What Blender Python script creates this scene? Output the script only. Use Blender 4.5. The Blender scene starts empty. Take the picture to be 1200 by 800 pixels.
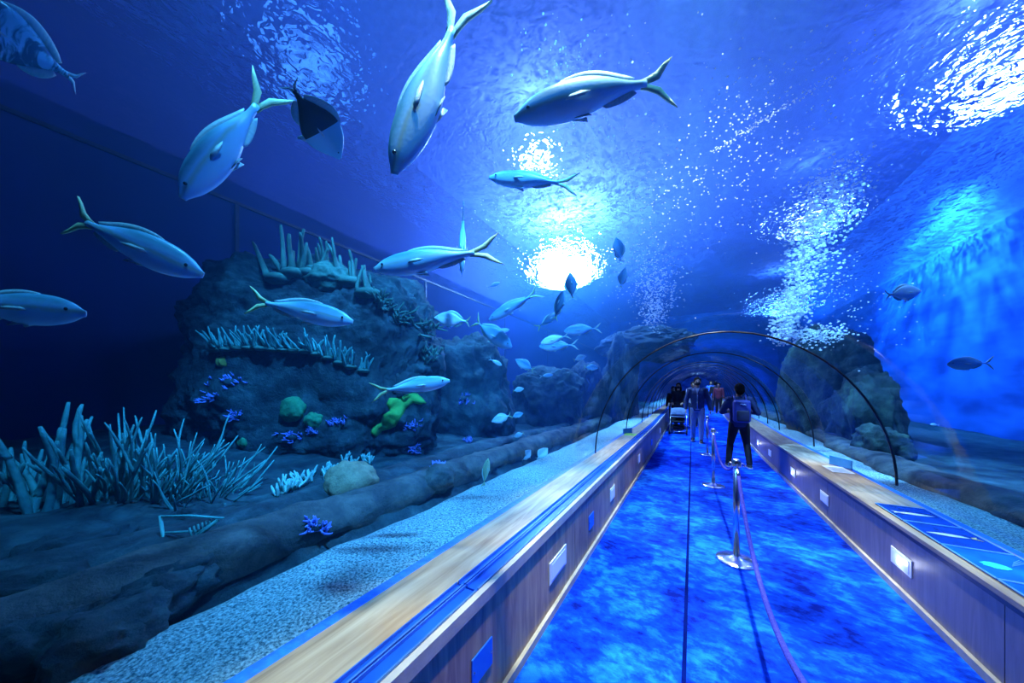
import bpy, bmesh, math, random
from mathutils import Vector, Matrix, noise
R = math.radians
PI = math.pi
SC = bpy.context.scene
COL = SC.collection

# ------------------------------------------------------------------ camera
F = 366.667                      # focal length in pixels of a 1200 px wide frame (11 mm on 36 mm)
EYE = 1.55
YAW = R(30)
cam = bpy.data.cameras.new('camera'); cam.lens = 11; cam.sensor_width = 36
cam.shift_y = 56/1200; cam.clip_start = .02; cam.clip_end = 200
camo = bpy.data.objects.new('camera', cam); COL.objects.link(camo)
camo.location = (0, 0, EYE); camo.rotation_euler = (R(90), 0, YAW)
SC.camera = camo
RIGHT = Vector((math.cos(YAW), math.sin(YAW), 0)); FWD = Vector((-math.sin(YAW), math.cos(YAW), 0))

def at(px, py, d):
    """the place seen at a pixel of the photograph, d metres in front of the lens plane"""
    return Vector((0, 0, EYE)) + (RIGHT*((px-600)/F) + Vector((0, 0, 1))*((456-py)/F) + FWD)*d

# ------------------------------------------------------------------ world, view
W = bpy.data.worlds.new('world'); SC.world = W; W.use_nodes = True
W.node_tree.nodes['Background'].inputs[0].default_value = (.01, .03, .12, 1)
W.node_tree.nodes['Background'].inputs[1].default_value = .3
SC.view_settings.view_transform = 'Standard'; SC.view_settings.look = 'None'
SC.view_settings.exposure = 0.3; SC.view_settings.gamma = 1; SC.view_settings.use_curve_mapping = False
cy = SC.cycles
cy.transparent_max_bounces = 40; cy.max_bounces = 8; cy.diffuse_bounces = 2; cy.glossy_bounces = 3
cy.transmission_bounces = 6; cy.volume_bounces = 0; cy.sample_clamp_indirect = 3; cy.sample_clamp_direct = 0
cy.use_denoising = True; cy.use_adaptive_sampling = True; cy.adaptive_threshold = .02; cy.caustics_refractive = False; cy.caustics_reflective = False; cy.blur_glossy = 1

# ------------------------------------------------------------------ the plan of the place
CX = .257          # centre line of the tunnel
FL, FR = -.843, 1.369   # floor edges
WS = 5.5           # water surface
HC = 8.6           # hall ceiling
XL, XR = -7.6, 6.2 # tank walls
Y0, Y1 = -5.0, 34.0
def zf(y): return 0 if y < 9 else .02*(y-9)
AA, AB = 1.48, 1.64     # tunnel arch half width and rise
SPR = .60               # springing height

# ------------------------------------------------------------------ lights above the water: hanging lamps and added spots
def spot(loc, target, power, color, size=60, blend=.6, radius=.12):
    l = bpy.data.lights.new('added_fill_spot', 'SPOT'); l.energy = power; l.color = color
    l.spot_size = R(size); l.spot_blend = blend; l.shadow_soft_size = radius
    o = bpy.data.objects.new('added_fill_spot', l); COL.objects.link(o); o.location = loc
    o.rotation_euler = (Vector(target)-Vector(loc)).to_track_quat('-Z', 'Y').to_euler()
    return o
def glow(loc, power, color, radius=.2):
    l = bpy.data.lights.new('hall_lamp_or_added_glow', 'POINT'); l.energy = power; l.color = color; l.shadow_soft_size = radius
    o = bpy.data.objects.new('hall_lamp_or_added_glow', l); COL.objects.link(o); o.location = loc
    return o
CYAN = (.12, .55, 1); BLUE = (.03, .22, 1); WHITE = (.75, .85, 1); PALE = (.35, .6, 1)
WARM = (1, .82, .66)
LAMP = (.74, .64, 1)
# lamps hanging in sight above the ripples, then one added blue glow
glow((-4.6, 12.3, 7.3), 7500, LAMP, 1.1)
glow((-3.3, 6.9, 7.9), 300, LAMP, .14)
glow((4.6, 8.8, 8.0), 230, LAMP, .5)
glow((3.2, 13.0, 8.0), 90, LAMP, .4)
glow((4.6, 24, 8.0), 600, LAMP, .6)
glow((-5.6, 2.9, 7.8), 16, (.1, .32, 1), .6)  # added blue glow that brightens the ripples at upper left
# added spots, out of sight, that light the tank and the tunnel
spot((-3.8, 5.0, 8.3), (-4.2, 6.5, 0), 7000, PALE, 62, .7, .2)
spot((-3.8, 10, 8.3), (-3.6, 11, 0), 12000, PALE, 62, .7, .2)
spot((4.5, 6.2, 8.3), (8.2, 6.8, 1.5), 9500, (.25, .5, 1), 84, .8, .2)  # this and the next are added to brighten the right wall
spot((3.6, 13, 8.3), (6.8, 15, 1.5), 18000, (.25, .5, 1), 84, .7, .2)
spot((.3, 11, 8.3), (.3, 12.5, 0), 9000, PALE, 60, .7, .2)
spot((.3, 20, 8.3), (.3, 22, 0), 18000, PALE, 70, .7, .2)
for y_ in (.9, 2.8, 5.0): spot((.25, y_, 8.3), (.22, y_, 0), 9000, (1, .78, .60), 27, .35, .12)  # added warm spots for benches and carpet
spot((2.7, 3.2, 8.3), (2.35, 3.6, 0), 5000, CYAN, 28, .6, .15)  # added to lift the right gravel strip
spot((1.6, 4.3, 8.3), (2.15, 6.2, 3.6), 24000, PALE, 28, .7, .1)  # added to whiten the bubble plume
spot((-2.4, .4, 8.3), (-3.2, 2.0, 0), 3500, CYAN, 64, .7, .2)
spot((1.2, .4, 8.3), (-3.4, 3.2, 1.2), 15000, (.14, .5, 1), 46, .7, .2)  # added fill for the fish flanks facing the tunnel

# ------------------------------------------------------------------ node helpers
def new_mat(name):
    m = bpy.data.materials.new(name); m.use_nodes = True
    nt = m.node_tree
    for n in list(nt.nodes): nt.nodes.remove(n)
    out = nt.nodes.new('ShaderNodeOutputMaterial')
    return m, nt, out
def N(nt, typ, **kw):
    n = nt.nodes.new(typ)
    for k, v in kw.items():
        if k.startswith('i_'):
            key = k[2:]
            key = int(key) if key.isdigit() else key.replace('_', ' ')
            n.inputs[key].default_value = v
        else: setattr(n, k, v)
    return n
def coords(nt, scale=(1, 1, 1), kind='Object', rot=(0, 0, 0)):
    tc = N(nt, 'ShaderNodeTexCoord'); mp = N(nt, 'ShaderNodeMapping')
    mp.inputs['Scale'].default_value = scale; mp.inputs['Rotation'].default_value = rot
    nt.links.new(tc.outputs[kind], mp.inputs[0]); return mp.outputs[0]
def noise_n(nt, vec, scale, detail=4, rough=.55, dist=0):
    n = N(nt, 'ShaderNodeTexNoise'); n.inputs['Scale'].default_value = scale; n.inputs['Detail'].default_value = detail
    n.inputs['Roughness'].default_value = rough; n.inputs['Distortion'].default_value = dist
    nt.links.new(vec, n.inputs['Vector']); return n.outputs[0]
def ramp(nt, fac, stops):
    r = N(nt, 'ShaderNodeValToRGB'); cr = r.color_ramp
    while len(cr.elements) < len(stops): cr.elements.new(.5)
    for e, (p, c) in zip(cr.elements, stops):
        e.position = p; e.color = (c[0], c[1], c[2], 1) if not isinstance(c, (int, float)) else (c, c, c, 1)
    nt.links.new(fac, r.inputs[0]); return r.outputs[0]
def bump(nt, h, strength=.3, dist=.02):
    b = N(nt, 'ShaderNodeBump'); b.inputs['Strength'].default_value = strength; b.inputs['Distance'].default_value = dist
    nt.links.new(h, b.inputs['Height']); return b.outputs[0]
def mat(name, color, rough=.6, metal=0, spec=.5, emis=None, estr=0, vary=None, vscale=8, bmp=0, bscale=30, stretch=(1, 1, 1), bdist=.01, detail=5):
    m, nt, out = new_mat(name)
    p = N(nt, 'ShaderNodeBsdfPrincipled')
    p.inputs['Base Color'].default_value = (*color, 1); p.inputs['Roughness'].default_value = rough
    p.inputs['Metallic'].default_value = metal; p.inputs['Specular IOR Level'].default_value = spec
    if emis: p.inputs['Emission Color'].default_value = (*emis, 1); p.inputs['Emission Strength'].default_value = estr
    if vary:
        v = coords(nt, stretch); f = noise_n(nt, v, vscale, detail)
        nt.links.new(ramp(nt, f, [(.36, color), (.64, vary)]), p.inputs['Base Color'])
    if bmp:
        v = coords(nt, stretch); nt.links.new(bump(nt, noise_n(nt, v, bscale, 4), bmp, bdist), p.inputs['Normal'])
    nt.links.new(p.outputs[0], out.inputs[0]); return m

# ------------------------------------------------------------------ mesh helpers
class MB:
    def __init__(s): s.v = []; s.f = []; s.mi = []; s.cur = 0
    def add(s, vs, fs):
        b = len(s.v); s.v += [tuple(v) for v in vs]
        for f in fs: s.f.append(tuple(b+i for i in f)); s.mi.append(s.cur)
    def box(s, x0, x1, y0, y1, z0, z1, M=None):
        vs = [Vector((x, y, z)) for z in (z0, z1) for y in (y0, y1) for x in (x0, x1)]
        if M: vs = [M @ v for v in vs]
        s.add(vs, [(0, 2, 3, 1), (4, 5, 7, 6), (0, 1, 5, 4), (2, 6, 7, 3), (0, 4, 6, 2), (1, 3, 7, 5)])
    def tube(s, pts, rad, seg=8, cap=True, flat=None):
        pts = [Vector(p) for p in pts]; n = len(pts)
        if isinstance(rad, (int, float)): rad = [rad]*n
        t0 = (pts[1]-pts[0]).normalized()
        u = t0.orthogonal().normalized()
        vs = []
        for i, p in enumerate(pts):
            t = (pts[min(i+1, n-1)]-pts[max(i-1, 0)])
            t = t.normalized() if t.length > 1e-9 else t0
            u = (u-t*u.dot(t)); u = u.normalized() if u.length > 1e-6 else t.orthogonal().normalized()
            w = t.cross(u)
            for k in range(seg):
                a = 2*PI*k/seg
                vs.append(p+(u*math.cos(a)+w*math.sin(a))*rad[i])
        fs = []
        for i in range(n-1):
            for k in range(seg):
                k2 = (k+1) % seg
                fs.append((i*seg+k, i*seg+k2, (i+1)*seg+k2, (i+1)*seg+k))
        if cap: fs.append(tuple(range(seg-1, -1, -1))); fs.append(tuple((n-1)*seg+k for k in range(seg)))
        s.add(vs, fs)
    def lathe(s, prof, seg=24, M=None):
        vs = []; fs = []; n = len(prof)
        for r, z in prof:
            for k in range(seg):
                a = 2*PI*k/seg; v = Vector((r*math.cos(a), r*math.sin(a), z)); vs.append(M @ v if M else v)
        for i in range(n-1):
            for k in range(seg):
                k2 = (k+1) % seg; fs.append((i*seg+k, i*seg+k2, (i+1)*seg+k2, (i+1)*seg+k))
        fs.append(tuple(range(seg-1, -1, -1))); fs.append(tuple((n-1)*seg+k for k in range(seg)))
        s.add(vs, fs)
    def ball(s, c, r, seg=12, rings=8, M=None):
        if isinstance(r, (int, float)): r = (r, r, r)
        vs = []; fs = []
        c = Vector(c)
        def P(a, b):
            v = Vector((r[0]*math.cos(a)*math.cos(b), r[1]*math.sin(a)*math.cos(b), r[2]*math.sin(b)))
            return c+(M @ v if M else v)
        vs.append(P(0, -PI/2))
        for i in range(1, rings):
            for k in range(seg): vs.append(P(2*PI*k/seg, -PI/2+PI*i/rings))
        vs.append(P(0, PI/2)); t = len(vs)-1
        for k in range(seg):
            k2 = (k+1) % seg
            fs.append((0, 1+k2, 1+k)); fs.append((t, 1+(rings-2)*seg+k, 1+(rings-2)*seg+k2))
            for i in range(rings-2): fs.append((1+i*seg+k, 1+i*seg+k2, 1+(i+1)*seg+k2, 1+(i+1)*seg+k))
        s.add(vs, fs)
    def slab(s, pts, n, th):
        """a flat outline given real thickness along n"""
        n = Vector(n).normalized()*th/2; k = len(pts); pts = [Vector(p) for p in pts]
        s.add([p-n for p in pts]+[p+n for p in pts], [tuple(range(k-1, -1, -1)), tuple(range(k, 2*k))]+[(i, (i+1) % k, k+(i+1) % k, k+i) for i in range(k)])
    def build(s, name, m=None, parent=None, smooth=True, bevel=0, mats=None, recalc=True):
        me = bpy.data.meshes.new(name); me.from_pydata(s.v, [], s.f); me.update()
        if len(s.f) > 1 and recalc:
            bm = bmesh.new(); bm.from_mesh(me); bmesh.ops.recalc_face_normals(bm, faces=bm.faces[:]); bm.to_mesh(me); bm.free()
        for mm in (mats or [m]): me.materials.append(mm)
        me.polygons.foreach_set('material_index', s.mi)
        if smooth: me.shade_smooth()
        else: me.shade_flat()
        o = bpy.data.objects.new(name, me); COL.objects.link(o)
        if parent: o.parent = parent
        if bevel:
            b = o.modifiers.new('b', 'BEVEL'); b.width = bevel; b.segments = 2; b.limit_method = 'ANGLE'
        return o
def tag(o, label=None, cat=None, group=None, kind=None):
    if label: o['label'] = label
    if cat: o['category'] = cat
    if group: o['group'] = group
    if kind: o['kind'] = kind
    return o
def empty(name, loc=(0, 0, 0), rz=0):
    o = bpy.data.objects.new(name, None); COL.objects.link(o); o.location = loc; o.rotation_euler = (0, 0, rz)
    o.empty_display_size = .1; return o
def copy_tree(o, parent=None):
    c = o.copy(); COL.objects.link(c)
    if parent: c.parent = parent
    for ch in o.children: copy_tree(ch, c)
    return c
def extrude_y(mb, prof, ys, zoff=zf, closed=True):
    """a cross section (x, z) swept along the tunnel"""
    k = len(prof); vs = []; fs = []
    for y in ys:
        for x, z in prof: vs.append((x, y, z+zoff(y)))
    for i in range(len(ys)-1):
        for j in range(k if closed else k-1):
            j2 = (j+1) % k; fs.append((i*k+j, i*k+j2, (i+1)*k+j2, (i+1)*k+j))
    if closed: fs.append(tuple(range(k-1, -1, -1))); fs.append(tuple((len(ys)-1)*k+j for j in range(k)))
    mb.add(vs, fs)
def fbm(p, oct=4, h=.6):
    s = 0; a = 1; t = 0; q = Vector(p)
    for i in range(oct): s += a*noise.noise(q); t += a; a *= h; q = q*2.03
    return s/t

# ------------------------------------------------------------------ materials
def m_carpet():
    m, nt, out = new_mat('blue_carpet'); p = N(nt, 'ShaderNodeBsdfPrincipled'); p.inputs['Roughness'].default_value = .95; p.inputs['Specular IOR Level'].default_value = .08
    v = coords(nt, (1, 1, 1)); v2 = coords(nt, (1, 1.6, 1), rot=(0, 0, .5))
    a = noise_n(nt, v, 2.2, 6, .62, .6); b = noise_n(nt, v2, 9, 5, .65, .3)
    mx = N(nt, 'ShaderNodeMix', data_type='FLOAT'); mx.inputs[0].default_value = .42
    nt.links.new(a, mx.inputs[2]); nt.links.new(b, mx.inputs[3])
    nt.links.new(ramp(nt, mx.outputs[0], [(.38, (.001, .010, .22)), (.5, (.002, .05, .62)), (.62, (.012, .20, .92))]), p.inputs['Base Color'])  # patches of dappled light are put into the carpet colour
    nt.links.new(bump(nt, noise_n(nt, v, 160, 2), .5, .004), p.inputs['Normal'])
    nt.links.new(p.outputs[0], out.inputs[0]); return m
def m_wood(name, c1, c2, c3, axis='y', rough=.45):
    m, nt, out = new_mat(name); p = N(nt, 'ShaderNodeBsdfPrincipled'); p.inputs['Roughness'].default_value = rough
    v = coords(nt, (9, .7, 9) if axis == 'y' else (9, 9, .9)); a = noise_n(nt, v, 2.2, 6, .6, .8)
    v2 = coords(nt, (1, .5, 1) if axis == 'y' else (1, 1, .5)); b = noise_n(nt, v2, 1.6, 3)
    mx = N(nt, 'ShaderNodeMix', data_type='FLOAT'); mx.inputs[0].default_value = .4
    nt.links.new(a, mx.inputs[2]); nt.links.new(b, mx.inputs[3])
    nt.links.new(ramp(nt, mx.outputs[0], [(.36, c1), (.5, c2), (.64, c3)]), p.inputs['Base Color'])
    nt.links.new(bump(nt, a, .15, .003), p.inputs['Normal'])
    nt.links.new(p.outputs[0], out.inputs[0]); return m
def m_rock(name, c1, c2, c3, scale=2.5, bscale=9):
    m, nt, out = new_mat(name); p = N(nt, 'ShaderNodeBsdfPrincipled'); p.inputs['Roughness'].default_value = .9
    v = coords(nt); a = noise_n(nt, v, scale, 7, .65, .4)
    nt.links.new(ramp(nt, a, [(.32, c1), (.5, c2), (.68, c3)]), p.inputs['Base Color'])
    nt.links.new(bump(nt, noise_n(nt, v, bscale, 8, .7), .9, .06), p.inputs['Normal'])
    nt.links.new(p.outputs[0], out.inputs[0]); return m
def m_acrylic():
    m, nt, out = new_mat('clear_acrylic')
    t = N(nt, 'ShaderNodeBsdfTransparent'); t.inputs[0].default_value = (.97, .985, 1, 1)
    g = N(nt, 'ShaderNodeBsdfGlossy'); g.inputs['Roughness'].default_value = .06; g.inputs[0].default_value = (.8, .9, 1, 1)
    v = coords(nt, (.5, 1.2, 1)); nt.links.new(bump(nt, noise_n(nt, v, 3, 3), .10, .05), g.inputs['Normal'])
    f = N(nt, 'ShaderNodeFresnel'); f.inputs[0].default_value = 1.32
    mu = N(nt, 'ShaderNodeMath', operation='MULTIPLY'); mu.inputs[1].default_value = .3; mu.use_clamp = True
    nt.links.new(f.outputs[0], mu.inputs[0])
    mn = N(nt, 'ShaderNodeMath', operation='MINIMUM'); mn.inputs[1].default_value = .22
    ge = N(nt, 'ShaderNodeNewGeometry'); iv = N(nt, 'ShaderNodeMath', operation='SUBTRACT'); iv.inputs[0].default_value = 1; nt.links.new(ge.outputs['Backfacing'], iv.inputs[1])
    m3 = N(nt, 'ShaderNodeMath', operation='MULTIPLY'); nt.links.new(mu.outputs[0], m3.inputs[0]); nt.links.new(iv.outputs[0], m3.inputs[1])
    nt.links.new(m3.outputs[0], mn.inputs[0])
    mx = N(nt, 'ShaderNodeMixShader'); nt.links.new(mn.outputs[0], mx.inputs[0])
    nt.links.new(t.outputs[0], mx.inputs[1]); nt.links.new(g.outputs[0], mx.inputs[2]); nt.links.new(mx.outputs[0], out.inputs[0])
    return m
def m_surface():
    m, nt, out = new_mat('rippled_water_surface')
    v = coords(nt, (1, 1, 1)); v2 = coords(nt, (1.6, .8, 1), rot=(0, 0, .6))
    a = noise_n(nt, v2, 1.1, 3, .5, .8); b = noise_n(nt, v, 8, 1.5, .6, .8)
    b1 = bump(nt, a, .8, .30)
    bb = N(nt, 'ShaderNodeBump'); bb.inputs['Strength'].default_value = .8; bb.inputs['Distance'].default_value = .13
    nt.links.new(b, bb.inputs['Height']); nt.links.new(b1, bb.inputs['Normal'])
    r = N(nt, 'ShaderNodeBsdfRefraction'); r.inputs['IOR'].default_value = 1.22; r.inputs['Roughness'].default_value = .0
    r.inputs[0].default_value = (.92, .97, 1, 1); nt.links.new(bb.outputs[0], r.inputs['Normal'])
    t = N(nt, 'ShaderNodeBsdfTransparent'); t.inputs[0].default_value = (.9, .95, 1, 1)
    rd = noise_n(nt, v, 5, 4, .65, 1.5)
    fac = ramp(nt, rd, [(.40, .95), (.60, .15)])
    mx = N(nt, 'ShaderNodeMixShader'); nt.links.new(fac, mx.inputs[0])
    nt.links.new(t.outputs[0], mx.inputs[1]); nt.links.new(r.outputs[0], mx.inputs[2]); nt.links.new(mx.outputs[0], out.inputs[0])
    return m
def m_bubble():
    m, nt, out = new_mat('air_bubble')
    d = N(nt, 'ShaderNodeBsdfDiffuse'); d.inputs[0].default_value = (.9, .95, 1, 1)
    tl = N(nt, 'ShaderNodeBsdfTranslucent'); tl.inputs[0].default_value = (.9, .95, 1, 1)
    t = N(nt, 'ShaderNodeBsdfTransparent')
    a = N(nt, 'ShaderNodeMixShader', i_0=.6); nt.links.new(d.outputs[0], a.inputs[1]); nt.links.new(tl.outputs[0], a.inputs[2])
    b = N(nt, 'ShaderNodeMixShader', i_0=.45); nt.links.new(a.outputs[0], b.inputs[1]); nt.links.new(t.outputs[0], b.inputs[2])
    nt.links.new(b.outputs[0], out.inputs[0]); return m
def m_haze():
    m, nt, out = new_mat('blue_water_haze')
    t = N(nt, 'ShaderNodeBsdfTransparent'); nt.links.new(t.outputs[0], out.inputs[0])
    s = N(nt, 'ShaderNodeVolumeScatter'); s.inputs[0].default_value = HAZE_C; s.inputs['Density'].default_value = HAZE_D
    s.inputs['Anisotropy'].default_value = .65
    ab = N(nt, 'ShaderNodeVolumeAbsorption'); ab.inputs[0].default_value = (0, .68, .96, 1); ab.inputs['Density'].default_value = .15
    ad = N(nt, 'ShaderNodeAddShader'); nt.links.new(s.outputs[0], ad.inputs[0]); nt.links.new(ab.outputs[0], ad.inputs[1])
    nt.links.new(ad.outputs[0], out.inputs['Volume']); return m
HAZE_C = (.10, .42, 1, 1); HAZE_D = .03

M = dict(
    carpet=m_carpet(),
    top=m_wood('bench_plywood', (.20, .13, .075), (.36, .26, .16), (.50, .39, .26)),
    panel=m_wood('bench_panel_wood', (.16, .08, .045), (.34, .20, .10), (.52, .34, .16), 'z'),
    panel_r=m_wood('bench_panel_grey', (.16, .13, .15), (.21, .17, .19), (.27, .22, .24), 'z'),
    strip=mat('pale_wood_strip', (.42, .36, .3), .5, vary=(.55, .48, .4), vscale=6, bmp=.2),
    nose=mat('dark_nosing', (.04, .035, .05), .4, vary=(.06, .05, .07), bmp=.1),
    channel=mat('blue_channel', (.01, .10, .55), .3, .3, vary=(.015, .14, .65), vscale=4, bmp=.05),
    channel_l=mat('blue_channel_edge', (.08, .25, .75), .25, .4, vary=(.1, .3, .8), bmp=.05),
    gasket=mat('blue_gasket', (.005, .11, .7), .5, vary=(.01, .18, .85), vscale=30, bmp=.3, bscale=60),
    acrylic=m_acrylic(), surface=m_surface(), haze=m_haze(),
    seam=mat('dark_seam', (.001, .002, .008), .5, vary=(.01, .015, .04), bmp=.1),
    navy=mat('navy_tank_wall', (.002, .012, .10), .9, vary=(.004, .02, .15), vscale=.4, bmp=.2, bscale=3),
    blue=mat('blue_wall_light_streaks', (.004, .07, .42), .8, vary=(.05, .24, .85), vscale=1.3, bmp=.5, bscale=3, stretch=(1, .45, 1.5), detail=9),  # streaky reflections are put into the wall colour as stretched noise
    hall=mat('hall_ceiling_paint', (.06, .13, .50), .9, vary=(.08, .17, .58), bmp=.1),
    sand=mat('pale_gravel', (.05, .14, .16), .95, vary=(.58, .76, .72), vscale=75, bmp=1, bscale=110, bdist=.02, detail=3),
    rock=m_rock('reef_rock', (.006, .014, .02), (.022, .05, .06), (.06, .12, .13), 3.5),
    rock2=m_rock('ledge_rock', (.02, .03, .035), (.07, .08, .08), (.14, .14, .13), 4),
    rockd=m_rock('dark_rock', (.004, .006, .012), (.012, .02, .035), (.03, .05, .08), 2),
    rockg=m_rock('mossy_rock', (.004, .012, .015), (.015, .04, .035), (.05, .10, .07), 4),
    coral_t=mat('teal_soft_coral', (.05, .26, .25), .8, vary=(.10, .40, .36), vscale=12, bmp=.5, bscale=60),
    coral_g=mat('dull_green_coral', (.04, .13, .10), .8, vary=(.08, .2, .15), vscale=8, bmp=.6, bscale=40),
    coral_p=mat('lilac_coral', (.16, .20, .62), .8, vary=(.28, .3, .8), vscale=10, bmp=.5, bscale=50),
    coral_w=mat('pale_branch_coral', (.2, .5, .45), .8, vary=(.35, .62, .55), vscale=12, bmp=.5, bscale=60),
    green=mat('green_encrusting_coral', (.03, .34, .06), .85, vary=(.07, .5, .08), vscale=9, bmp=.9, bscale=45),
    lime=mat('lime_mat_coral', (.08, .40, .06), .85, vary=(.13, .52, .08), vscale=9, bmp=.9, bscale=45),
    green_d=mat('dark_green_leather_coral', (.02, .22, .09), .85, vary=(.04, .30, .12), vscale=9, bmp=.9, bscale=45),
    yellow=mat('yellow_sponge', (.30, .27, .05), .8, vary=(.42, .38, .08), vscale=9, bmp=.9, bscale=45),
    brown=mat('tan_brain_coral', (.20, .17, .10), .85, vary=(.34, .28, .17), vscale=14, bmp=1, bscale=45),
    steel=mat('brushed_steel', (.75, .75, .8), .22, 1, vary=(.8, .8, .85), vscale=3, bmp=.03),
    rope=mat('violet_rope', (.02, .025, .36), .8, vary=(.05, .05, .5), vscale=60, bmp=.8, bscale=120),
    white=mat('white_plate', (.75, .78, .85), .5, vary=(.8, .83, .9), bmp=.02),
    lens_faint=mat('faint_glow_lens', (.45, .55, .75), .3, emis=(.35, .5, 1), estr=.25, bmp=.02),  # diffuser with a faint added glow, on unlit lights too
    lens_on=mat('lit_lens', (.8, .85, 1), .3, emis=(.75, .85, 1), estr=7, bmp=.02),
    bluep=mat('blue_cover_plate', (.01, .13, .75), .4, vary=(.015, .17, .8), bmp=.02),
    bubble=m_bubble(),
)

# ------------------------------------------------------------------ floor, benches
YA, YB = Y0+.02, Y1-.02
YS = [YA, 0, 3, 6, 9, 12, 16, 20, 25, 30, YB]
mb = MB(); extrude_y(mb, [(FL-.02, -.1), (FR+.02, -.1), (FR+.02, 0), (FL-.02, 0)], YS)
tag(mb.build('floor', M['carpet'], smooth=False), kind='structure')
mb = MB(); extrude_y(mb, [(-.052, .0005), (-.03, .0005), (-.03, .0035), (-.052, .0035)], YS)
tag(mb.build('trim_1', mat('carpet_seam', (.0, .004, .09), .95, 0, .05, vary=(.0, .006, .12), bmp=.3), smooth=False), kind='structure')

def sweep(name, prof, m, ys, parent=None, bevel=0):
    mb = MB(); extrude_y(mb, prof, ys); return mb.build(name, m, parent, smooth=False, bevel=bevel)
def rect(x0, x1, z0, z1): return [(x0, z0), (x1, z0), (x1, z1), (x0, z1)]
def ysub(a, b):
    return [a]+[y for y in YS if a < y < b]+[b]
# left bench
lb = empty('bench', (0, 0, 0)); tag(lb, 'long plywood bench ledge left of the carpet with a blue channel along its top', 'bench')
sweep('benchtop', rect(-1.233, -.983, .585, .62), M['top'], YS, lb)
sweep('channel_backing', rect(-.983, -.859, .57, .606), M['channel'], YS, lb)
sweep('front_edging', rect(-.859, -.829, .56, .62), M['strip'], YS, lb)
js = [YA, -2.1, .3, 2.5, 4.7, 6.9, 9.1, 11.3, 13.5, 15.7, 18, 22, 26, 30, YB]
for a, b in zip(js[:-1], js[1:]):
    p = sweep('front_panel', rect(-.866, FL, .05, .56), M['panel'], ysub(a+.003, b-.003), lb)
js2 = [YA, -1.3, 1.17, 4.2, 7.2, 10.2, 13.2, 16.2, 20, 24, 29, YB]
for a, b in zip(js2[:-1], js2[1:]):
    c = sweep('channel', rect(-.981, -.861, .606, .616), M['channel'], ysub(a+.006, b-.006), lb)
    for x in (-.978, -.945, -.928, -.865):
        sweep('channel_rib', rect(x, x+.005 if x != -.945 else x+.008, .616, .630), M['channel_l'], ysub(a+.006, b-.006), c)
sweep('plinth', rect(-.90, FL+.022, 0.0, .05), M['strip'], YS, lb)
sweep('gasket', rect(-1.30, -1.2335, .56, .612), M['gasket'], YS, lb)
# right bench
rb = empty('bench', (0, 0, 0)); tag(rb, 'long wooden bench ledge right of the carpet with picture boards on its top', 'bench')
sweep('benchtop', rect(1.352, 1.737, .497, .525), M['top'], YS, rb)
sweep('nosing', rect(1.362, 1.392, .462, .4965), M['nose'], YS, rb)
js = [YA, -1.9, .2, 2.62, 5.02, 7.4, 9.8, 12.2, 14.6, 17, 20, 24, 29, YB]
for a, b in zip(js[:-1], js[1:]):
    sweep('front_panel', rect(1.369, 1.392, .05, .462), M['panel_r'], ysub(a+.003, b-.003), rb)
sweep('plinth', rect(1.345, 1.392, 0, .05), M['strip'], YS, rb)
sweep('gasket', rect(1.7375, 1.79, .47, .523), M['gasket'], YS, rb)

# concrete under the tank each side (carries sand)
# square lights and plates in the bench fronts
def step_light(side, y, z, w, h, kind, label):
    x = FL if side < 0 else FR
    t = empty('step_light' if kind != 'blue' else 'cover_plate', (x, y, z+zf(y)))
    tag(t, label, 'light' if kind != 'blue' else 'plate', 'lights and plates in the bench fronts')
    s = -side  # towards the aisle
    mb = MB(); mb.box(min(0, s*.008), max(0, s*.008), -w/2, w/2, -h/2, h/2)
    mb.build('frame', M['bluep'] if kind == 'blue' else M['white'], t, smooth=False, bevel=.002)
    if kind == 'blue':
        for yy in (-1, 1):
            b = MB(); b.tube([(s*.0081, yy*w*.42, 0), (s*.0105, yy*w*.42, 0)], .006, 10); b.build('screw', M['steel'], t)
    else:
        mb = MB(); mb.box(min(s*.0081, s*.012), max(s*.0081, s*.012), -w*.40, w*.40, -h*.36, h*.36)
        mb.build('diffuser', M['lens_faint'], t, smooth=False)
        if kind == 'lit':
            b = MB(); b.ball((s*.012, w*.05, -h*.12), (.006, .026, .020)); b.build('bulb', M['lens_on'], t)
            l = bpy.data.lights.new('step_light_glow', 'POINT'); l.energy = .5; l.color = (.8, .88, 1); l.shadow_soft_size = .03
            o = bpy.data.objects.new('step_light_glow', l); COL.objects.link(o); o.location = (x+s*.06, y, z+zf(y))
for y, k, lab in [(1.18, 'blue', 'blue blank plate in the left bench front, nearest the camera'),
                  (2.12, 'off', 'white square light in the left bench front, largest of the white ones on that side'),
                  (2.97, 'blue', 'small blue plate in the left bench front between two white square lights'),
                  (3.885, 'off', 'white square light in the left bench front, second white one from the camera'),
                  (6.04, 'off', 'bright white square light in the left bench front, third white one from the camera'),
                  (8.07, 'blue', 'bluish plate in the left bench front near the stroller'),
                  (10.3, 'off', 'farthest white square light in the left bench front beside the stroller')]:
    w, h = (.32, .15) if k != 'blue' else (.16, .13)
    if y > 3.5: w = .22
    step_light(-1, y, .295, w, h, k, lab)
for y, k, lab in [(3.52, 'lit', 'glowing square light in the right bench front, nearest the camera'),
                  (5.11, 'off', 'unlit square light in the right bench front between two glowing ones'),
                  (6.46, 'lit', 'glowing square light in the right bench front, second glowing one from the camera'),
                  (8.15, 'off', 'small unlit square light in the right bench front beside the person with the backpack'),
                  (9.48, 'lit', 'farthest glowing square light in the right bench front')]:
    step_light(1, y, .25, .27, .125, k, lab)

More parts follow.
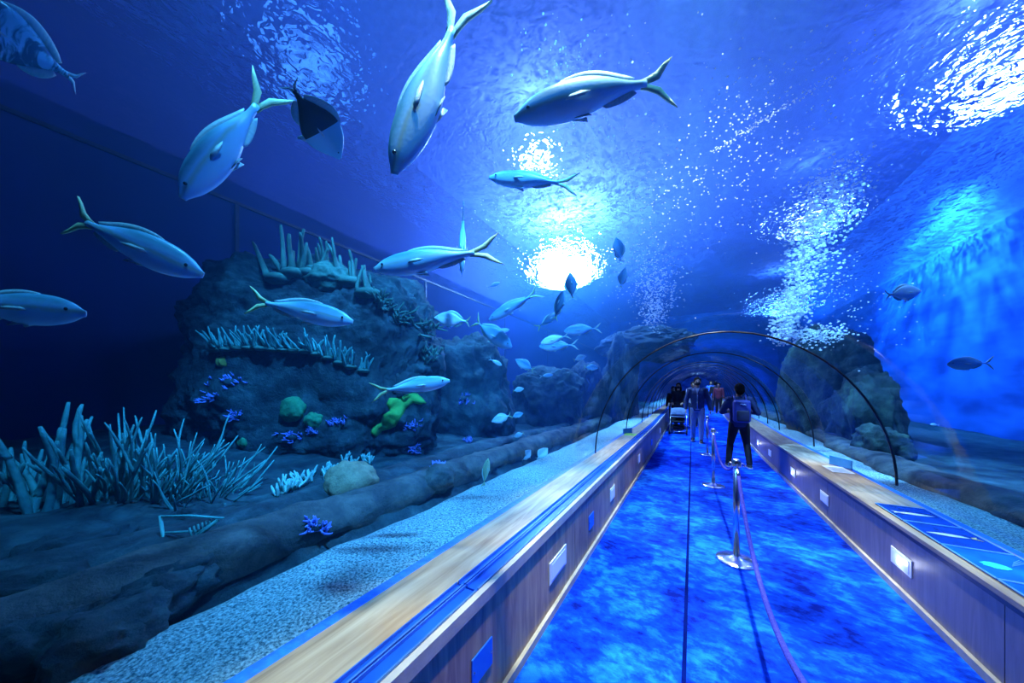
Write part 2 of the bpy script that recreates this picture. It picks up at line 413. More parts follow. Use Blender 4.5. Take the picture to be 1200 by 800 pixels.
# ------------------------------------------------------------------ acrylic tunnel
def arch(a, b, n=40, t0=0, t1=PI):
    return [(CX-a*math.cos(t0+(t1-t0)*i/n), SPR+b*math.sin(t0+(t1-t0)*i/n)) for i in range(n+1)]
RINGS = [-.2, 4.57, 7.0, 9.4, 10.7, 12.0, 13.3, 14.6, 15.9, 17.2, 18.5, 19.8, 21.1, 22.4, 23.8, 25.2, 26.6, 28.0, 29.4, 30.8, 32.2, 33.4]
def shell_section(name, y0, y1, n):
    mb = MB()
    pi_ = arch(AA, AB); po = arch(AA+.05, AB+.05)[::-1]
    ys = [y0+(y1-y0)*i/4 for i in range(5)]
    extrude_y(mb, pi_+po, ys); return mb.build(name, M['acrylic'])
ed = [YA]+RINGS+[YB]
for i, (a, b) in enumerate(zip(ed[:-1], ed[1:])):
    tag(shell_section('window_%d' % (i+1), a+.002, b-.002, i), kind='structure')
for i, y in enumerate(RINGS[1:]):
    mb = MB(); extrude_y(mb, arch(AA-.002, AB-.002)+arch(AA+.016, AB+.016)[::-1], [y-.006, y+.006])
    tag(mb.build('trim_%d' % (i+2), M['seam']), kind='structure')

# ------------------------------------------------------------------ tank shell and hall
def wallbox(name, x0, x1, y0, y1, z0, z1, m):
    mb = MB(); mb.box(x0, x1, y0, y1, z0, z1); return tag(mb.build(name, m, smooth=False), kind='structure')
wallbox('wall_left', XL-.2, XL, Y0, Y1, 0, HC, M['navy'])
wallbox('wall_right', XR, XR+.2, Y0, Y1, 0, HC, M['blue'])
wallbox('wall_back', XL-.2, XR+.2, Y0-.2, Y0, 0, HC, M['navy'])
wallbox('wall_front', XL-.2, XR+.2, Y1, Y1+.2, 0, HC, M['blue'])
wallbox('ceiling', XL-.2, XR+.2, Y0-.2, Y1+.2, HC, HC+.2, M['hall'])
# panel seams on the left tank wall
wallbox('trim_60', XL, XL+.02, Y0, Y1, 5.1, 5.16, M['seam'])
for i, y in enumerate((-2.4, 2.57, 7.5, 12.5, 17.5)): wallbox('trim_%d' % (61+i), XL, XL+.015, y-.03, y+.03, 0, 5.1, M['seam'])
# tank floors
def bed(name, x0, x1, nx, y0, y1, ny, zfun, m, kind='structure'):
    mb = MB(); vs = []; fs = []
    for j in range(ny+1):
        y = y0+(y1-y0)*(j/ny)**1.5
        for i in range(nx+1):
            x = x0+(x1-x0)*i/nx; vs.append((x, y, zfun(x, y)+zf(y)))
    for j in range(ny):
        for i in range(nx): a = j*(nx+1)+i; fs.append((a, a+1, a+nx+2, a+nx+1))
    # a skirt closes it to a solid
    b = len(vs)
    for v in list(vs): vs.append((v[0], v[1], -.1))
    W1 = nx+1
    for j in range(ny):
        a = j*W1; fs.append((a, a+W1, b+a+W1, b+a)); a = j*W1+nx; fs.append((a+W1, a, b+a, b+a+W1))
    for i in range(nx): fs.append((i+1, i, b+i, b+i+1)); a = ny*W1+i; fs.append((a, a+1, b+a+1, b+a))
    mb.add(vs, fs); return tag(mb.build(name, m), kind=kind)
def edge_l(y): return -2.2+.13*fbm((y*.55, 3, 1), 3)
def zsand_l(x, y):
    e = edge_l(y); t = max(0, (e+.25-x)/.5)
    return .47+.035*fbm((x*2.2, y*1.3, 0), 3)+.02*fbm((x*9, y*9, 4), 2)-.25*min(1, t)**2
tag(bed('sand', -2.75, -1.302, 28, YA, YB, 260, zsand_l, M['sand'], 'stuff'), 'pale gravel strip between the left bench and the reef rocks', 'sand')
def zbed_l(x, y):
    t = min(1, max(0, (-2.05-x)/.45))
    return .02+.45*t+.12*fbm((x*1.1, y*1.1, 7), 4)*t+.06*fbm((x*4, y*4, 2), 3)*t+.10*max(0, -x-3)
bed('ground', XL, -2.05, 60, Y0, 22, 240, zbed_l, M['rock'])
def zsand_r(x, y):
    t = max(0, (x-2.35-.1*fbm((y*.6, 5, 2), 2))/.4)
    return .40+.03*fbm((x*2, y*1.2, 9), 3)+.015*fbm((x*9, y*9, 4), 2)-.25*min(1, t)**2
tag(bed('sand', 1.792, 2.8, 20, YA, YB, 200, zsand_r, M['sand'], 'stuff'), 'pale gravel strip between the right bench and the brown rock kerb', 'sand')
def zbed_r(x, y):
    t = min(1, max(0, (x-2.2)/.4)); return .02+.36*t+.08*fbm((x*1.3, y*1.3, 5), 4)*t
bed('ground', 2.2, XR, 30, Y0, Y1, 150, zbed_r, M['rock'])
# water surface
mb = MB(); vs = []; fs = []; nx, ny = 60, 160
for j in range(ny+1):
    for i in range(nx+1):
        x = XL+.01+(XR-XL-.02)*i/nx; y = YA+(YB-YA)*j/ny
        vs.append((x, y, WS+.05*fbm((x*.7, y*.7, 3), 2)))
for j in range(ny):
    for i in range(nx): a = j*(nx+1)+i; fs.append((a, a+nx+1, a+nx+2, a+1))
mb.add(vs, fs); tag(mb.build('water_surface', M['surface'], recalc=False), 'rippled water surface overhead seen from below', 'water', kind='stuff')
# the body of water: outer box minus the tunnel and the benches
if HAZE_D > 0:
    mb = MB(); e = .004
    inner = [(XL+e, .1), (-1.302, .1), (-1.302, SPR)]+arch(AA+.056, AB+.056)+[(1.792, SPR), (1.792, .1), (XR-e, .1)]
    outer = [(XR-e, WS-.08), (XL+e, WS-.08)]
    k = len(inner)
    mbv = inner+outer
    extrude_y(mb, mbv, [Y0+e, 9, Y1-e], zoff=lambda y: zf(y))
    tag(mb.build('tank_water', M['haze'], smooth=False), 'hazy blue water filling the tank around the tunnel', 'water', kind='stuff')

# ------------------------------------------------------------------ reef rocks
def rock(name, c, half, m, label, rz=0, seed=0, sub=5, rough=.28, pw=.75, group=None, cat='rock', fine=.05, zmin=None):
    """a boulder: a rounded box broken up by noise"""
    bm = bmesh.new(); bmesh.ops.create_icosphere(bm, subdivisions=sub, radius=1)
    half = Vector(half); mh = min(half)
    for v in bm.verts:
        d = v.co.normalized()
        q = Vector([math.copysign(abs(k)**pw, k) for k in d])
        s = 1+rough*fbm(q*1.4+Vector((seed, 0, 0)), 5)*1.6
        q = Vector((q.x*half.x, q.y*half.y, q.z*half.z))*s
        f = fbm(q*3.3+Vector((0, seed, 0)), 4)
        q += d*(fine*mh*2*f) + d*.05*abs(fbm(q*9+Vector((0, seed, 5)), 2))
        v.co = q
    if zmin is not None:
        for v in bm.verts:
            if v.co.z+c[2] < zmin: v.co.z = zmin-c[2]
    me = bpy.data.meshes.new(name); bm.to_mesh(me); bm.free(); me.materials.append(m); me.shade_smooth()
    o = bpy.data.objects.new(name, me); COL.objects.link(o); o.location = c; o.rotation_euler = (0, 0, rz)
    return tag(o, label, cat, group)
def atz(px, py, z):
    d = (z-EYE)*F/(456-py); return at(px, py, d)

c = at(375, 470, 5.3)
big = rock('reef_mound', (c.x, c.y, 1.75), (1.95, 1.0, 1.75), M['rock'], 'tall dark reef mound overgrown with corals left of the tunnel', YAW, 3.1, 7, .22, .62, cat='reef', zmin=.1)
for v in big.data.vertices:
    w_ = big.location.x+v.co.x*math.cos(YAW)-v.co.y*math.sin(YAW)
    if w_ < XL+.05: v.co.x += (XL+.05-w_)*math.cos(YAW); v.co.y -= (XL+.05-w_)*math.sin(YAW)
c = at(462, 400, 5.4)
rock('reef_rock', (c.x, c.y, 2.0), (.8, .8, .75), M['rock'], 'knobbly upper shoulder of the reef, sloping down to the right of the mound top', YAW, 8.2, 6, .4, .7)
c = at(545, 470, 7.2)
rock('reef_rock', (c.x, c.y, 1.3), (1.0, .8, 1.35), M['rock'], 'blue hazy reef rock right behind the tall mound', YAW, 12.5, 6, .3, .7, zmin=.1)
c = at(640, 470, 9.2)
rock('reef_rock', (c.x, c.y, 1.0), (1.0, .8, 1.15), M['rock'], 'low blue hazy reef rock below the school of fish', YAW, 15.5, 6, .3, .7, zmin=.1)
c = at(692, 470, 10.6)
rock('reef_rock', (c.x-.2, c.y, .9), (.55, .8, 1.5), M['rockd'], 'narrow upright rock column seen through the left wall of the tunnel', 0, 19.5, 6, .3, .7, zmin=.1)
# dark pillars and arch beside and over the tunnel further on
rock('reef_rock', (-2.35, 12.3, 1.5), (.55, 1.3, 1.9), M['rockd'], 'black rock pillar close outside the left tunnel wall', 0, 22.5, 6, .35, .8)
rock('rock_arch', (-1.5, 12.6, 3.2), (1.5, .9, .6), M['rockd'], 'dark overhanging rock curving over the left top of the tunnel', 0, 27.5, 6, .35, .8)
for i, (x, y, z, hx, hy, hz, sd, lab) in enumerate([
    (2.95, 8.9, .95, .36, .7, .9, 31, 'greenish rock wall outside the tunnel beyond the first seam on the right'),
    (2.72, 7.6, .55, .24, .4, .36, 35, 'low mossy boulder on the right rock kerb behind the first tunnel seam'),
    (2.95, 10.8, 1.5, .6, 1.1, 1.5, 38, 'tall dark greenish rock far along the right side of the tunnel'),
    (3.2, 9.8, .8, .5, .6, .8, 41, 'mossy boulder between the greenish rock wall and the tall rock on the right')]):
    rock('reef_rock', (x, y, z), (hx, hy, hz), M['rockg'], lab, .2*i, sd, 5, .35, .75)
# long rock kerbs along the gravel
def kerb(name, xf, ya, yb, w, h, z0, m, label, seed):
    mb = MB(); n = 420; k = 16; vs = []; fs = []
    for i in range(n+1):
        y = ya+(yb-ya)*(i/n)**1.3
        x = xf(y)
        for j in range(k):
            a = 2*PI*j/k; r = 1+.5*fbm((y*.9+math.cos(a), math.sin(a)*1.2, seed), 4)+.22*fbm((y*4, j*.8, seed), 3)
            sy = 1
            vs.append((x+w*math.copysign(abs(math.cos(a))**.8, math.cos(a))*r*(1+.35*fbm((y*1.7, a, seed+4), 3)), y*sy, z0+zf(y)+h*math.sin(a)*r))
    for i in range(n):
        for j in range(k): j2 = (j+1) % k; fs.append((i*k+j, i*k+j2, (i+1)*k+j2, (i+1)*k+j))
    fs.append(tuple(range(k-1, -1, -1))); fs.append(tuple(n*k+j for j in range(k)))
    mb.add(vs, fs); return tag(mb.build(name, m), label, 'kerb')
kerb('rock_kerb', lambda y: edge_l(y)-.42, -1.5, 15, .22, .17, .47, M['rock2'], 'long rounded rock kerb between the left gravel and the reef', 3)
kerb('rock_kerb', lambda y: edge_l(y)-.92+.1*math.sin(y), -1.5, 12, .20, .13, .50, M['rock'], 'second dark rock ridge running behind the left kerb', 9)
kerb('rock_kerb', lambda y: 2.62+.12*math.sin(y*.7), .5, 18, .24, .15, .42, M['rock2'], 'long brown rock kerb beyond the right gravel strip', 6)

rs_ = random.Random(77)
RUB = [(40, 690), (95, 700), (150, 705), (210, 670), (245, 650), (60, 655), (200, 645), (290, 632), (130, 735), (30, 745), (320, 610), (450, 575), (480, 560), (235, 600), (180, 690), (10, 715), (90, 640), (270, 610)]
for i, (x, y) in enumerate(RUB):
    p = atz(x, y, .52); r = .10+.09*rs_.random()
    rock('reef_rock', (p.x, p.y, .47), (r*1.3, r, r*.8), M['rock'], 'low dark rubble rock on the sea bed between the left kerb and the corals', rs_.random()*3, 100+i*3.3, 4, .45, .8, group='rubble rocks on the left sea bed')
# ------------------------------------------------------------------ corals
rnd = random.Random(5)
def whip(mb, p, dirv, L, r, seed, curl=.5, seg=6, n=9, up=.4):
    pts = [Vector(p)]; d = Vector(dirv).normalized(); rr = []
    rs = random.Random(seed)
    c = Vector((rs.uniform(-1, 1), rs.uniform(-1, 1), rs.uniform(-.4, 1)))*curl
    for i in range(n):
        d = (d+c*(1/n)+Vector((0, 0, up/n))+Vector((rs.uniform(-1, 1), rs.uniform(-1, 1), rs.uniform(-1, 1)))*.09).normalized()
        pts.append(pts[-1]+d*L/n)
    rad = [r*(1.0-.45*i/n)*(1+.12*rs.uniform(-1, 1)) for i in range(n)]+[r*.35]
    mb.tube(pts, rad, seg); return pts
def fan_of_whips(name, base, lean, n, L, r, m, label, seed, spread=.6, fork=True, group=None, stem=True, root=.12):
    rs = random.Random(seed); mb = MB()
    base = Vector(base); cat = 'coral'
    rt = empty(name, base); tag(rt, label, cat, group)
    for i in range(n):
        a = rs.uniform(-1, 1)*spread; b = rs.uniform(-1, 1)*spread
        d = Vector(lean)+RIGHT*a+FWD*b*.7
        p = RIGHT*rs.uniform(-1, 1)*root+FWD*rs.uniform(-1, 1)*root
        l = L*rs.uniform(.55, 1.05)
        pts = whip(mb, p, d, l, r*rs.uniform(.8, 1.15), seed*100+i)
        if fork:
            for q in range(rs.randint(1, 3)):
                j = rs.randint(2, 6); dd = (pts[j+1]-pts[j]).normalized()+RIGHT*rs.uniform(-.8, .8)+Vector((0, 0, rs.uniform(0, .6)))
                whip(mb, pts[j], dd, l*rs.uniform(.3, .5), r*.75, seed*1000+i*10+q)
    mb.build('branches', m, rt)
    st = MB(); st.ball((0, 0, -.02), (root*1.5, root*1.3, root*.6), 14, 8); st.build('holdfast', M['coral_g'], rt)
    return rt
G1 = 'branching soft corals at the left edge of the reef'
fan_of_whips('soft_coral', at(50, 612, 2.5), (-.15, 0, 1), 8, .95, .034, M['coral_t'], 'stout upright teal finger coral, tallest of those at the left edge', 11, .35, group=G1)
fan_of_whips('soft_coral', at(12, 622, 2.6), (-.5, .1, .8), 8, .7, .026, M['coral_t'], 'teal soft coral cut by the left frame edge', 12, .5, group=G1)
fan_of_whips('soft_coral', at(100, 618, 2.7), (.25, 0, 1), 10, .85, .023, M['coral_t'], 'teal soft coral with one long bent arm, right beside the tallest one', 13, .5, group=G1)
fan_of_whips('soft_coral', at(140, 612, 2.8), (.45, .1, 1), 28, 1.05, .017, M['coral_t'], 'dense bushy teal soft coral in the middle of the left cluster', 14, .5, group=G1)
fan_of_whips('soft_coral', at(172, 612, 2.9), (1.0, .35, .75), 34, 1.15, .014, M['coral_t'], 'thin branched teal soft coral leaning right towards the mound', 15, .5, group=G1)
fan_of_whips('soft_coral', at(205, 622, 3.0), (1.2, .5, .45), 34, 1.05, .013, M['coral_t'], 'fine low teal soft coral, rightmost of the left cluster', 16, .45, group=G1)
rock('coral_head', at(18, 640, 2.4), (.26, .24, .17), M['coral_g'], 'large dull green rounded coral head at the left frame edge', 0, 51, 5, .12, 1, cat='coral')
rock('coral_head', at(60, 612, 2.75), (.5, .3, .22), M['rock'], 'dark rock carrying the cluster of branching soft corals', YAW, 54, 5, .2, .9, cat='rock')
rock('coral_head', at(160, 625, 3.0), (.5, .3, .17), M['rock'], 'dark rock under the right half of the soft coral cluster', YAW, 57, 5, .2, .9, cat='rock')
rock('coral_head', at(119, 665, 2.0), (.12, .10, .08), M['coral_t'], 'small rounded teal coral head on the rocks below the soft corals', 0, 58, 5, .1, 1, cat='coral')
# yellow tube sponge with open mouths
sp = empty('tube_sponge', at(170, 672, 1.95)); tag(sp, 'olive yellow sponge with three open mouths lying on the left rocks', 'sponge')
mb = MB(); mb.ball((0, 0, 0), (.11, .05, .045), 18, 10, Matrix.Rotation(YAW, 3, 'Z') @ Matrix.Rotation(-.25, 3, 'Y')); mb.build('body', M['yellow'], sp)
for k, (dx, dz, r) in enumerate(((.02, .045, .022), (.10, .065, .018), (.085, .0, .017))):
    mb = MB(); p = RIGHT*dx+Vector((0, 0, dz-.03))-FWD*.01
    T = Matrix.Translation(p) @ Matrix.Rotation(-.5, 4, RIGHT)
    mb.lathe([(r*.7, 0), (r*.95, .015), (r, .034), (r*.8, .036), (r*.55, .02), (r*.5, .008)], 16, T); mb.build('mouth', M['yellow'], sp)
# small plate-like branching frame coral
mb = MB()
fr = [(188, 604), (192, 636), (214, 640), (236, 622), (256, 608)]
pts = [at(x, y, 2.0) for x, y in fr]
mb.tube(pts, .010, 6); mb.tube([at(190, 605, 2.0), at(222, 604, 1.99), at(262, 607, 2.0)], .008, 6)
mb.tube([at(194, 624, 2.0), at(234, 622, 2.01)], .008, 6); mb.tube([pts[2], at(232, 628, 2.0), pts[4]], .012, 6)
for k in range(7): mb.tube([at(225+k*4, 630-k*3, 2.0), at(222+k*5, 618-k*2, 2.0)], .006, 5)
tag(mb.build('frame_coral', M['coral_t']), 'angular thin-branched pale teal coral hanging right of the soft coral cluster', 'coral')

from mathutils.bvhtree import BVHTree
def make_bvh():
    vs = []; ps = []
    for o in COL.objects:
        if o.type == 'MESH' and o.name.split('.')[0] in ('reef_mound', 'reef_rock', 'ground', 'rock_kerb', 'coral_head', 'sand'):
            Mx = Matrix.LocRotScale(o.location, o.rotation_euler, None); b = len(vs)
            vs += [Mx @ v.co for v in o.data.vertices]; ps += [tuple(b+i for i in p.vertices) for p in o.data.polygons]
    return BVHTree.FromPolygons(vs, ps)
BV = make_bvh()
def hit(px, py):
    o = Vector((0, 0, EYE)); d = (at(px, py, 1)-o).normalized(); o = o+d*2.0
    h, n, i, t = BV.ray_cast(o, d)
    if h is None: return at(px, py, 5), Vector((0, 0, 1))
    if n.dot(d) > 0: n = -n
    return h, n
# tall finger corals on the mound's crest
for i, (x, y, lean, n, L, r, lab) in enumerate([
    (328, 318, (-.9, 0, .9), 2, .75, .045, 'long leaning finger of coral at the left end of the mound crest'),
    (346, 312, (-.1, 0, 1), 4, .68, .045, 'upright finger corals on the mound crest'),
    (362, 312, (.3, 0, 1), 4, .58, .04, 'thick bent finger corals on the mound crest above the green lump'),
    (385, 312, (.2, 0, 1), 4, .48, .03, 'short forked coral standing on the green lump of the crest'),
    (410, 322, (-.1, 0, 1), 8, .52, .035, 'clump of fat finger corals right of the crest top'),
    (432, 335, (-.5, 0, 1), 7, .46, .032, 'clump of finger corals lower down the right shoulder of the crest')]):
    p, nn = hit(x, y+8)
    fan_of_whips('finger_coral', p, lean, n, L, r, M['coral_g'], lab, 40+i, .3, fork=False, root=.14)
p, nn = hit(384, 326); rock('leather_coral', p, (.34, .25, .2), M['coral_g'], 'broad dull green leather coral on the mound crest', .3, 61, 5, .2, .9, cat='coral')
# row of fringed corals across the mound
for i in range(14):
    x = 253+i*13.2; y = 398+abs(i-3)*.7+(i > 8)*(i-8)*4
    p, nn = hit(x, y+8)
    t = fan_of_whips('fringe_coral', p+nn*.02, tuple(nn*.7+Vector((0, 0, 1.0))), 7, .30, .019, M['coral_t'],
                 ('tuft of teal fringe coral in the row across the mound, %s' % ('left end of the row' if i == 0 else 'right end of the row' if i == 13 else 'between its neighbours')), 70+i, .7, fork=False, root=.06,
                 group='fringe coral tufts in a row across the mound')
    if 0 < i < 13: t['label'] = 'tuft of teal fringe coral in the middle of the row across the mound'
# lumps and mats
def lump(px, py, r, m, name, label, sq=.6, seed=1):
    p, nn = hit(px, py); q = nn.to_track_quat('Z', 'Y')
    o = rock(name, p, (r, r*.8, r*sq), m, label, 0, seed, 4, .14, 1, cat='coral'); o.rotation_euler = q.to_euler(); return o
lump(343, 479, .21, M['green_d'], 'leather_coral', 'green egg-shaped leather coral on the mound face, larger of two', .5, 81)
lump(367, 492, .12, M['green_d'], 'leather_coral', 'small round green leather coral below the egg-shaped one', .5, 82)
lump(284, 518, .09, M['green_d'], 'leather_coral', 'small green coral with two dark spots near the left edge of the mound', .4, 83)
lump(262, 424, .09, M['yellow'], 'leather_coral', 'small yellowish coral crust below the left end of the fringe coral row', .3, 84)
lump(412, 566, .26, M['brown'], 'brain_coral', 'tan rounded brain coral at the foot of the mound', .75, 85)
lump(515, 560, .20, M['rock2'], 'brain_coral', 'bluish grey rounded coral at the foot of the reef right of the tan one', .7, 86)
# lime mat: an irregular outline laid over the rock with real thickness
def mat_coral(outline, m, name, label, th=.05):
    bm = bmesh.new()
    vs = [bm.verts.new((x, y, 0)) for x, y in outline]; f = bm.faces.new(vs)
    bmesh.ops.triangulate(bm, faces=[f])
    bmesh.ops.subdivide_edges(bm, edges=bm.edges[:], cuts=3, use_grid_fill=True)
    base = []
    p0, n0 = hit(sum(x for x, y in outline)/len(outline), sum(y for x, y in outline)/len(outline))
    bmesh.ops.recalc_face_normals(bm, faces=bm.faces[:])
    bnd = {v for e in bm.edges if e.is_boundary for v in e.verts}
    for v in bm.verts:
        px, py = v.co.x, v.co.y; p, nn = hit(px, py)
        if abs((p-p0).dot(FWD)) > .5: p = at(px, py, (p0-Vector((0, 0, EYE))).dot(FWD))
        o = Vector((0, 0, EYE)); d = (o-p).normalized()
        v.co = p+d*(.01 if v in bnd else th*(1+.4*fbm((px*.15, py*.15, 1), 2)))
    r = bmesh.ops.extrude_face_region(bm, geom=bm.faces[:])
    for v in [g for g in r['geom'] if isinstance(g, bmesh.types.BMVert)]:
        v.co -= (Vector((0, 0, EYE))-v.co).normalized()*.08
    bmesh.ops.recalc_face_normals(bm, faces=bm.faces[:])
    me = bpy.data.meshes.new(name); bm.to_mesh(me); bm.free(); me.materials.append(m); me.shade_smooth()
    o = bpy.data.objects.new(name, me); COL.objects.link(o); return tag(o, label, 'coral')
mat_coral([(434, 507), (437, 500), (446, 495), (449, 486), (457, 481), (453, 473), (456, 466), (467, 466), (477, 462), (484, 460), (489, 461), (495, 466), (500, 472), (493, 474), (484, 472), (477, 477), (473, 484), (468, 492), (463, 500), (455, 503), (448, 505), (441, 512)],
          M['lime'], 'encrusting_coral', 'bright lime green irregular coral mat on the reef face under the passing fish')
# lilac lacy corals: tiny branching clumps on the rock face
def lace(px, py, r, n, m, label, seed, name='lace_coral', L=.12, th=.012, group=None):
    rs = random.Random(seed); p, nn = hit(px, py); mb = MB()
    rt = empty(name, p); tag(rt, label, 'coral', group)
    up = Vector((0, 0, 1)); s = r/F*max(1, (p-Vector((0, 0, EYE))).dot(FWD))
    for i in range(n):
        q, n2 = hit(px+rs.gauss(0, .5)*r, py+rs.gauss(0, .4)*r*.8)
        if (q-p).length > s*2.5: q = p+RIGHT*rs.gauss(0, .4)*s+up*rs.gauss(0, .3)*s
        q = q-p
        for k in range(3):
            d = nn+Vector((rs.uniform(-1, 1), rs.uniform(-1, 1), rs.uniform(-.6, 1)))
            whip(mb, q, d, L*rs.uniform(.5, 1), th, seed*77+i*5+k, n=4, seg=5)
    mb.build('branches', m, rt)
    b = MB(); b.ball((0, 0, 0), (s*.5, s*.4, s*.3), 10, 6); b.build('holdfast', M['rock'], rt); return rt
for i, (x, y, r, lab) in enumerate([
    (270, 448, 16, 'large lilac lacy coral patch near the upper left of the mound face'), (247, 467, 10, 'lilac lacy coral left of and below the largest patch'),
    (276, 488, 8, 'small lilac lacy coral above the green spotted coral'), (343, 512, 12, 'lilac lacy coral streak under the green egg-shaped coral'),
    (394, 495, 8, 'small lilac lacy coral right of the small green lump'), (366, 506, 5, 'tiny lilac lacy coral directly under the small green lump'),
    (484, 500, 9, 'lilac lacy coral beside the lower end of the lime mat'), (489, 527, 8, 'lilac lacy coral below the lime mat'),
    (542, 467, 11, 'hazy lilac coral on the rock right of the fish over the lime mat'), (549, 516, 7, 'hazy lilac coral low on the rock behind the mound'),
    (370, 617, 16, 'lilac coral crust on the kerb edge in front of the mound'), (512, 548, 6, 'lilac coral tuft by the kerb under the reef')]):
    lace(x, y, r, 16, M['coral_p'], lab, 200+i, L=.085, th=.011)
for i, (x, y, r, lab) in enumerate([
    (358, 565, 16, 'pale green branching coral at the foot of the mound, left of the tan brain coral'), (336, 578, 10, 'pale green branching coral, leftmost at the foot of the mound'),
    (385, 556, 8, 'pale green branching coral just left of the tan brain coral'),
    (405, 545, 8, 'pale green branching coral directly above the tan brain coral'), (431, 543, 8, 'pale green branching coral above and right of the tan brain coral')]):
    lace(x, y, r, 10, M['coral_w'], lab, 300+i, 'branching_coral', .16, .018)
for i, (x, y, r, lab) in enumerate([(470, 372, 14, 'dim teal bush coral on the right shoulder of the mound'), (500, 385, 12, 'dim teal bush coral at the right edge of the mound'),
    (505, 420, 12, 'dim teal coral above the fish over the lime mat'), (450, 355, 12, 'dim teal bush coral high on the right shoulder')]):
    lace(x, y, r, 12, M['coral_g'], lab, 350+i, 'bush_coral', .2, .02)

# ------------------------------------------------------------------ fish
def m_fish(name, back, side, belly, line=None, zs=1, dark=None, mottle=None):
    m, nt, out = new_mat(name); p = N(nt, 'ShaderNodeBsdfPrincipled'); p.inputs['Roughness'].default_value = .38
    p.inputs['Metallic'].default_value = .0
    tc = N(nt, 'ShaderNodeTexCoord'); sx = N(nt, 'ShaderNodeSeparateXYZ'); nt.links.new(tc.outputs['Object'], sx.inputs[0])
    nz = noise_n(nt, tc.outputs['Object'], 9, 3)
    ad = N(nt, 'ShaderNodeMath', operation='MULTIPLY_ADD'); ad.inputs[1].default_value = 2.6/zs; ad.inputs[2].default_value = .5
    nt.links.new(sx.outputs[2], ad.inputs[0])
    a2 = N(nt, 'ShaderNodeMath', operation='MULTIPLY_ADD'); a2.inputs[1].default_value = .10; nt.links.new(nz, a2.inputs[0]); nt.links.new(ad.outputs[0], a2.inputs[2])
    st = [(.30, belly), (.52, side)]
    if line: st += [(.58, line), (.63, side)]
    st += [(.74, back)]
    col = ramp(nt, a2.outputs[0], st)
    if mottle:
        nm = N(nt, 'ShaderNodeMapping'); nm.inputs['Scale'].default_value = (2.2, 1, .8); nt.links.new(tc.outputs['Object'], nm.inputs[0])
        f = ramp(nt, noise_n(nt, nm.outputs[0], 4.5, 3, .6, 1.2), [(.44, 0), (.56, 1)]); mx = N(nt, 'ShaderNodeMix', data_type='RGBA')
        nt.links.new(f, mx.inputs[0]); nt.links.new(col, mx.inputs[6]); mx.inputs[7].default_value = (*mottle, 1); col = mx.outputs[2]
    if dark:
        f = ramp(nt, sx.outputs[0], [(.0, 0), (.03, 1)]); mx = N(nt, 'ShaderNodeMix', data_type='RGBA')
        # dark hind half
        ma = N(nt, 'ShaderNodeMath', operation='GREATER_THAN'); ma.inputs[1].default_value = .12; nt.links.new(sx.outputs[0], ma.inputs[0])
        nt.links.new(ma.outputs[0], mx.inputs[0]); mx.inputs[6].default_value = (*dark, 1); nt.links.new(col, mx.inputs[7]); col = mx.outputs[2]
    nt.links.new(col, p.inputs['Base Color'])
    v = N(nt, 'ShaderNodeTexVoronoi'); v.inputs['Scale'].default_value = 55; nt.links.new(tc.outputs['Object'], v.inputs['Vector'])
    nt.links.new(bump(nt, v.outputs['Distance'], .12, .002), p.inputs['Normal'])
    nt.links.new(p.outputs[0], out.inputs[0]); return m
FM = dict(
    snapper=m_fish('snapper_scales', (.10, .34, .42), (.30, .66, .90), (.55, .85, 1), (.34, .58, .55)),
    tail=mat('yellow_tail_fin', (.32, .46, .22), .5, vary=(.50, .60, .28), vscale=10, bmp=.4, bscale=60, stretch=(1, 1, 6)),
    fin=mat('pale_fin', (.38, .55, .55), .5, vary=(.50, .66, .64), vscale=10, bmp=.4, bscale=60, stretch=(6, 1, 1)),
    jack=m_fish('jack_scales', (.10, .28, .48), (.28, .58, .88), (.58, .84, 1)),
    spade=m_fish('spadefish_scales', (.20, .50, .62), (.34, .72, .9), (.5, .8, .95), zs=2.4, mottle=(.03, .12, .18)),
    dusk=m_fish('backlit_dark_scales', (.02, .05, .10), (.04, .12, .24), (.08, .2, .34)),  # silhouette against the glare is put into the scale colour
    silver=m_fish('silver_scales', (.35, .50, .62), (.60, .78, .9), (.80, .92, 1)),
    damsel=m_fish('two_tone_scales', (.2, .5, .6), (.3, .62, .74), (.36, .7, .8), dark=(.004, .008, .02)),
    gold=m_fish('golden_scales', (.30, .36, .22), (.5, .56, .30), (.55, .65, .45)),
    iris=mat('fish_iris', (.02, .025, .03), .1, 0, 1, vary=(.04, .05, .06), bmp=.02),
)
KINDS = {
 # upper, lower outline heights along the body (x from -.36 tail root to .5 snout), thickness, tail shape
 'snapper': dict(h=[.022, .026, .045, .072, .094, .104, .104, .094, .068, .020], l=[.02, .024, .042, .064, .085, .097, .097, .086, .060, .018], w=.056, fork=.21, span=.135, dorsal=.022, m='snapper', t='tail'),
 'jack': dict(h=[.012, .02, .055, .10, .135, .15, .148, .13, .092, .025], l=[.012, .02, .055, .095, .125, .135, .134, .118, .082, .022], w=.055, fork=.17, span=.15, dorsal=.025, m='jack', t='fin'),
 'spade': dict(h=[.03, .05, .13, .21, .27, .29, .27, .22, .13, .03], l=[.03, .05, .12, .20, .26, .28, .26, .20, .11, .03], w=.065, fork=.07, span=.15, dorsal=.10, m='spade', t='fin'),
 'oval': dict(h=[.025, .04, .10, .155, .19, .20, .19, .15, .09, .015], l=[.025, .04, .10, .15, .185, .195, .18, .14, .08, .015], w=.06, fork=.10, span=.15, dorsal=.06, m='jack', t='tail'),
}
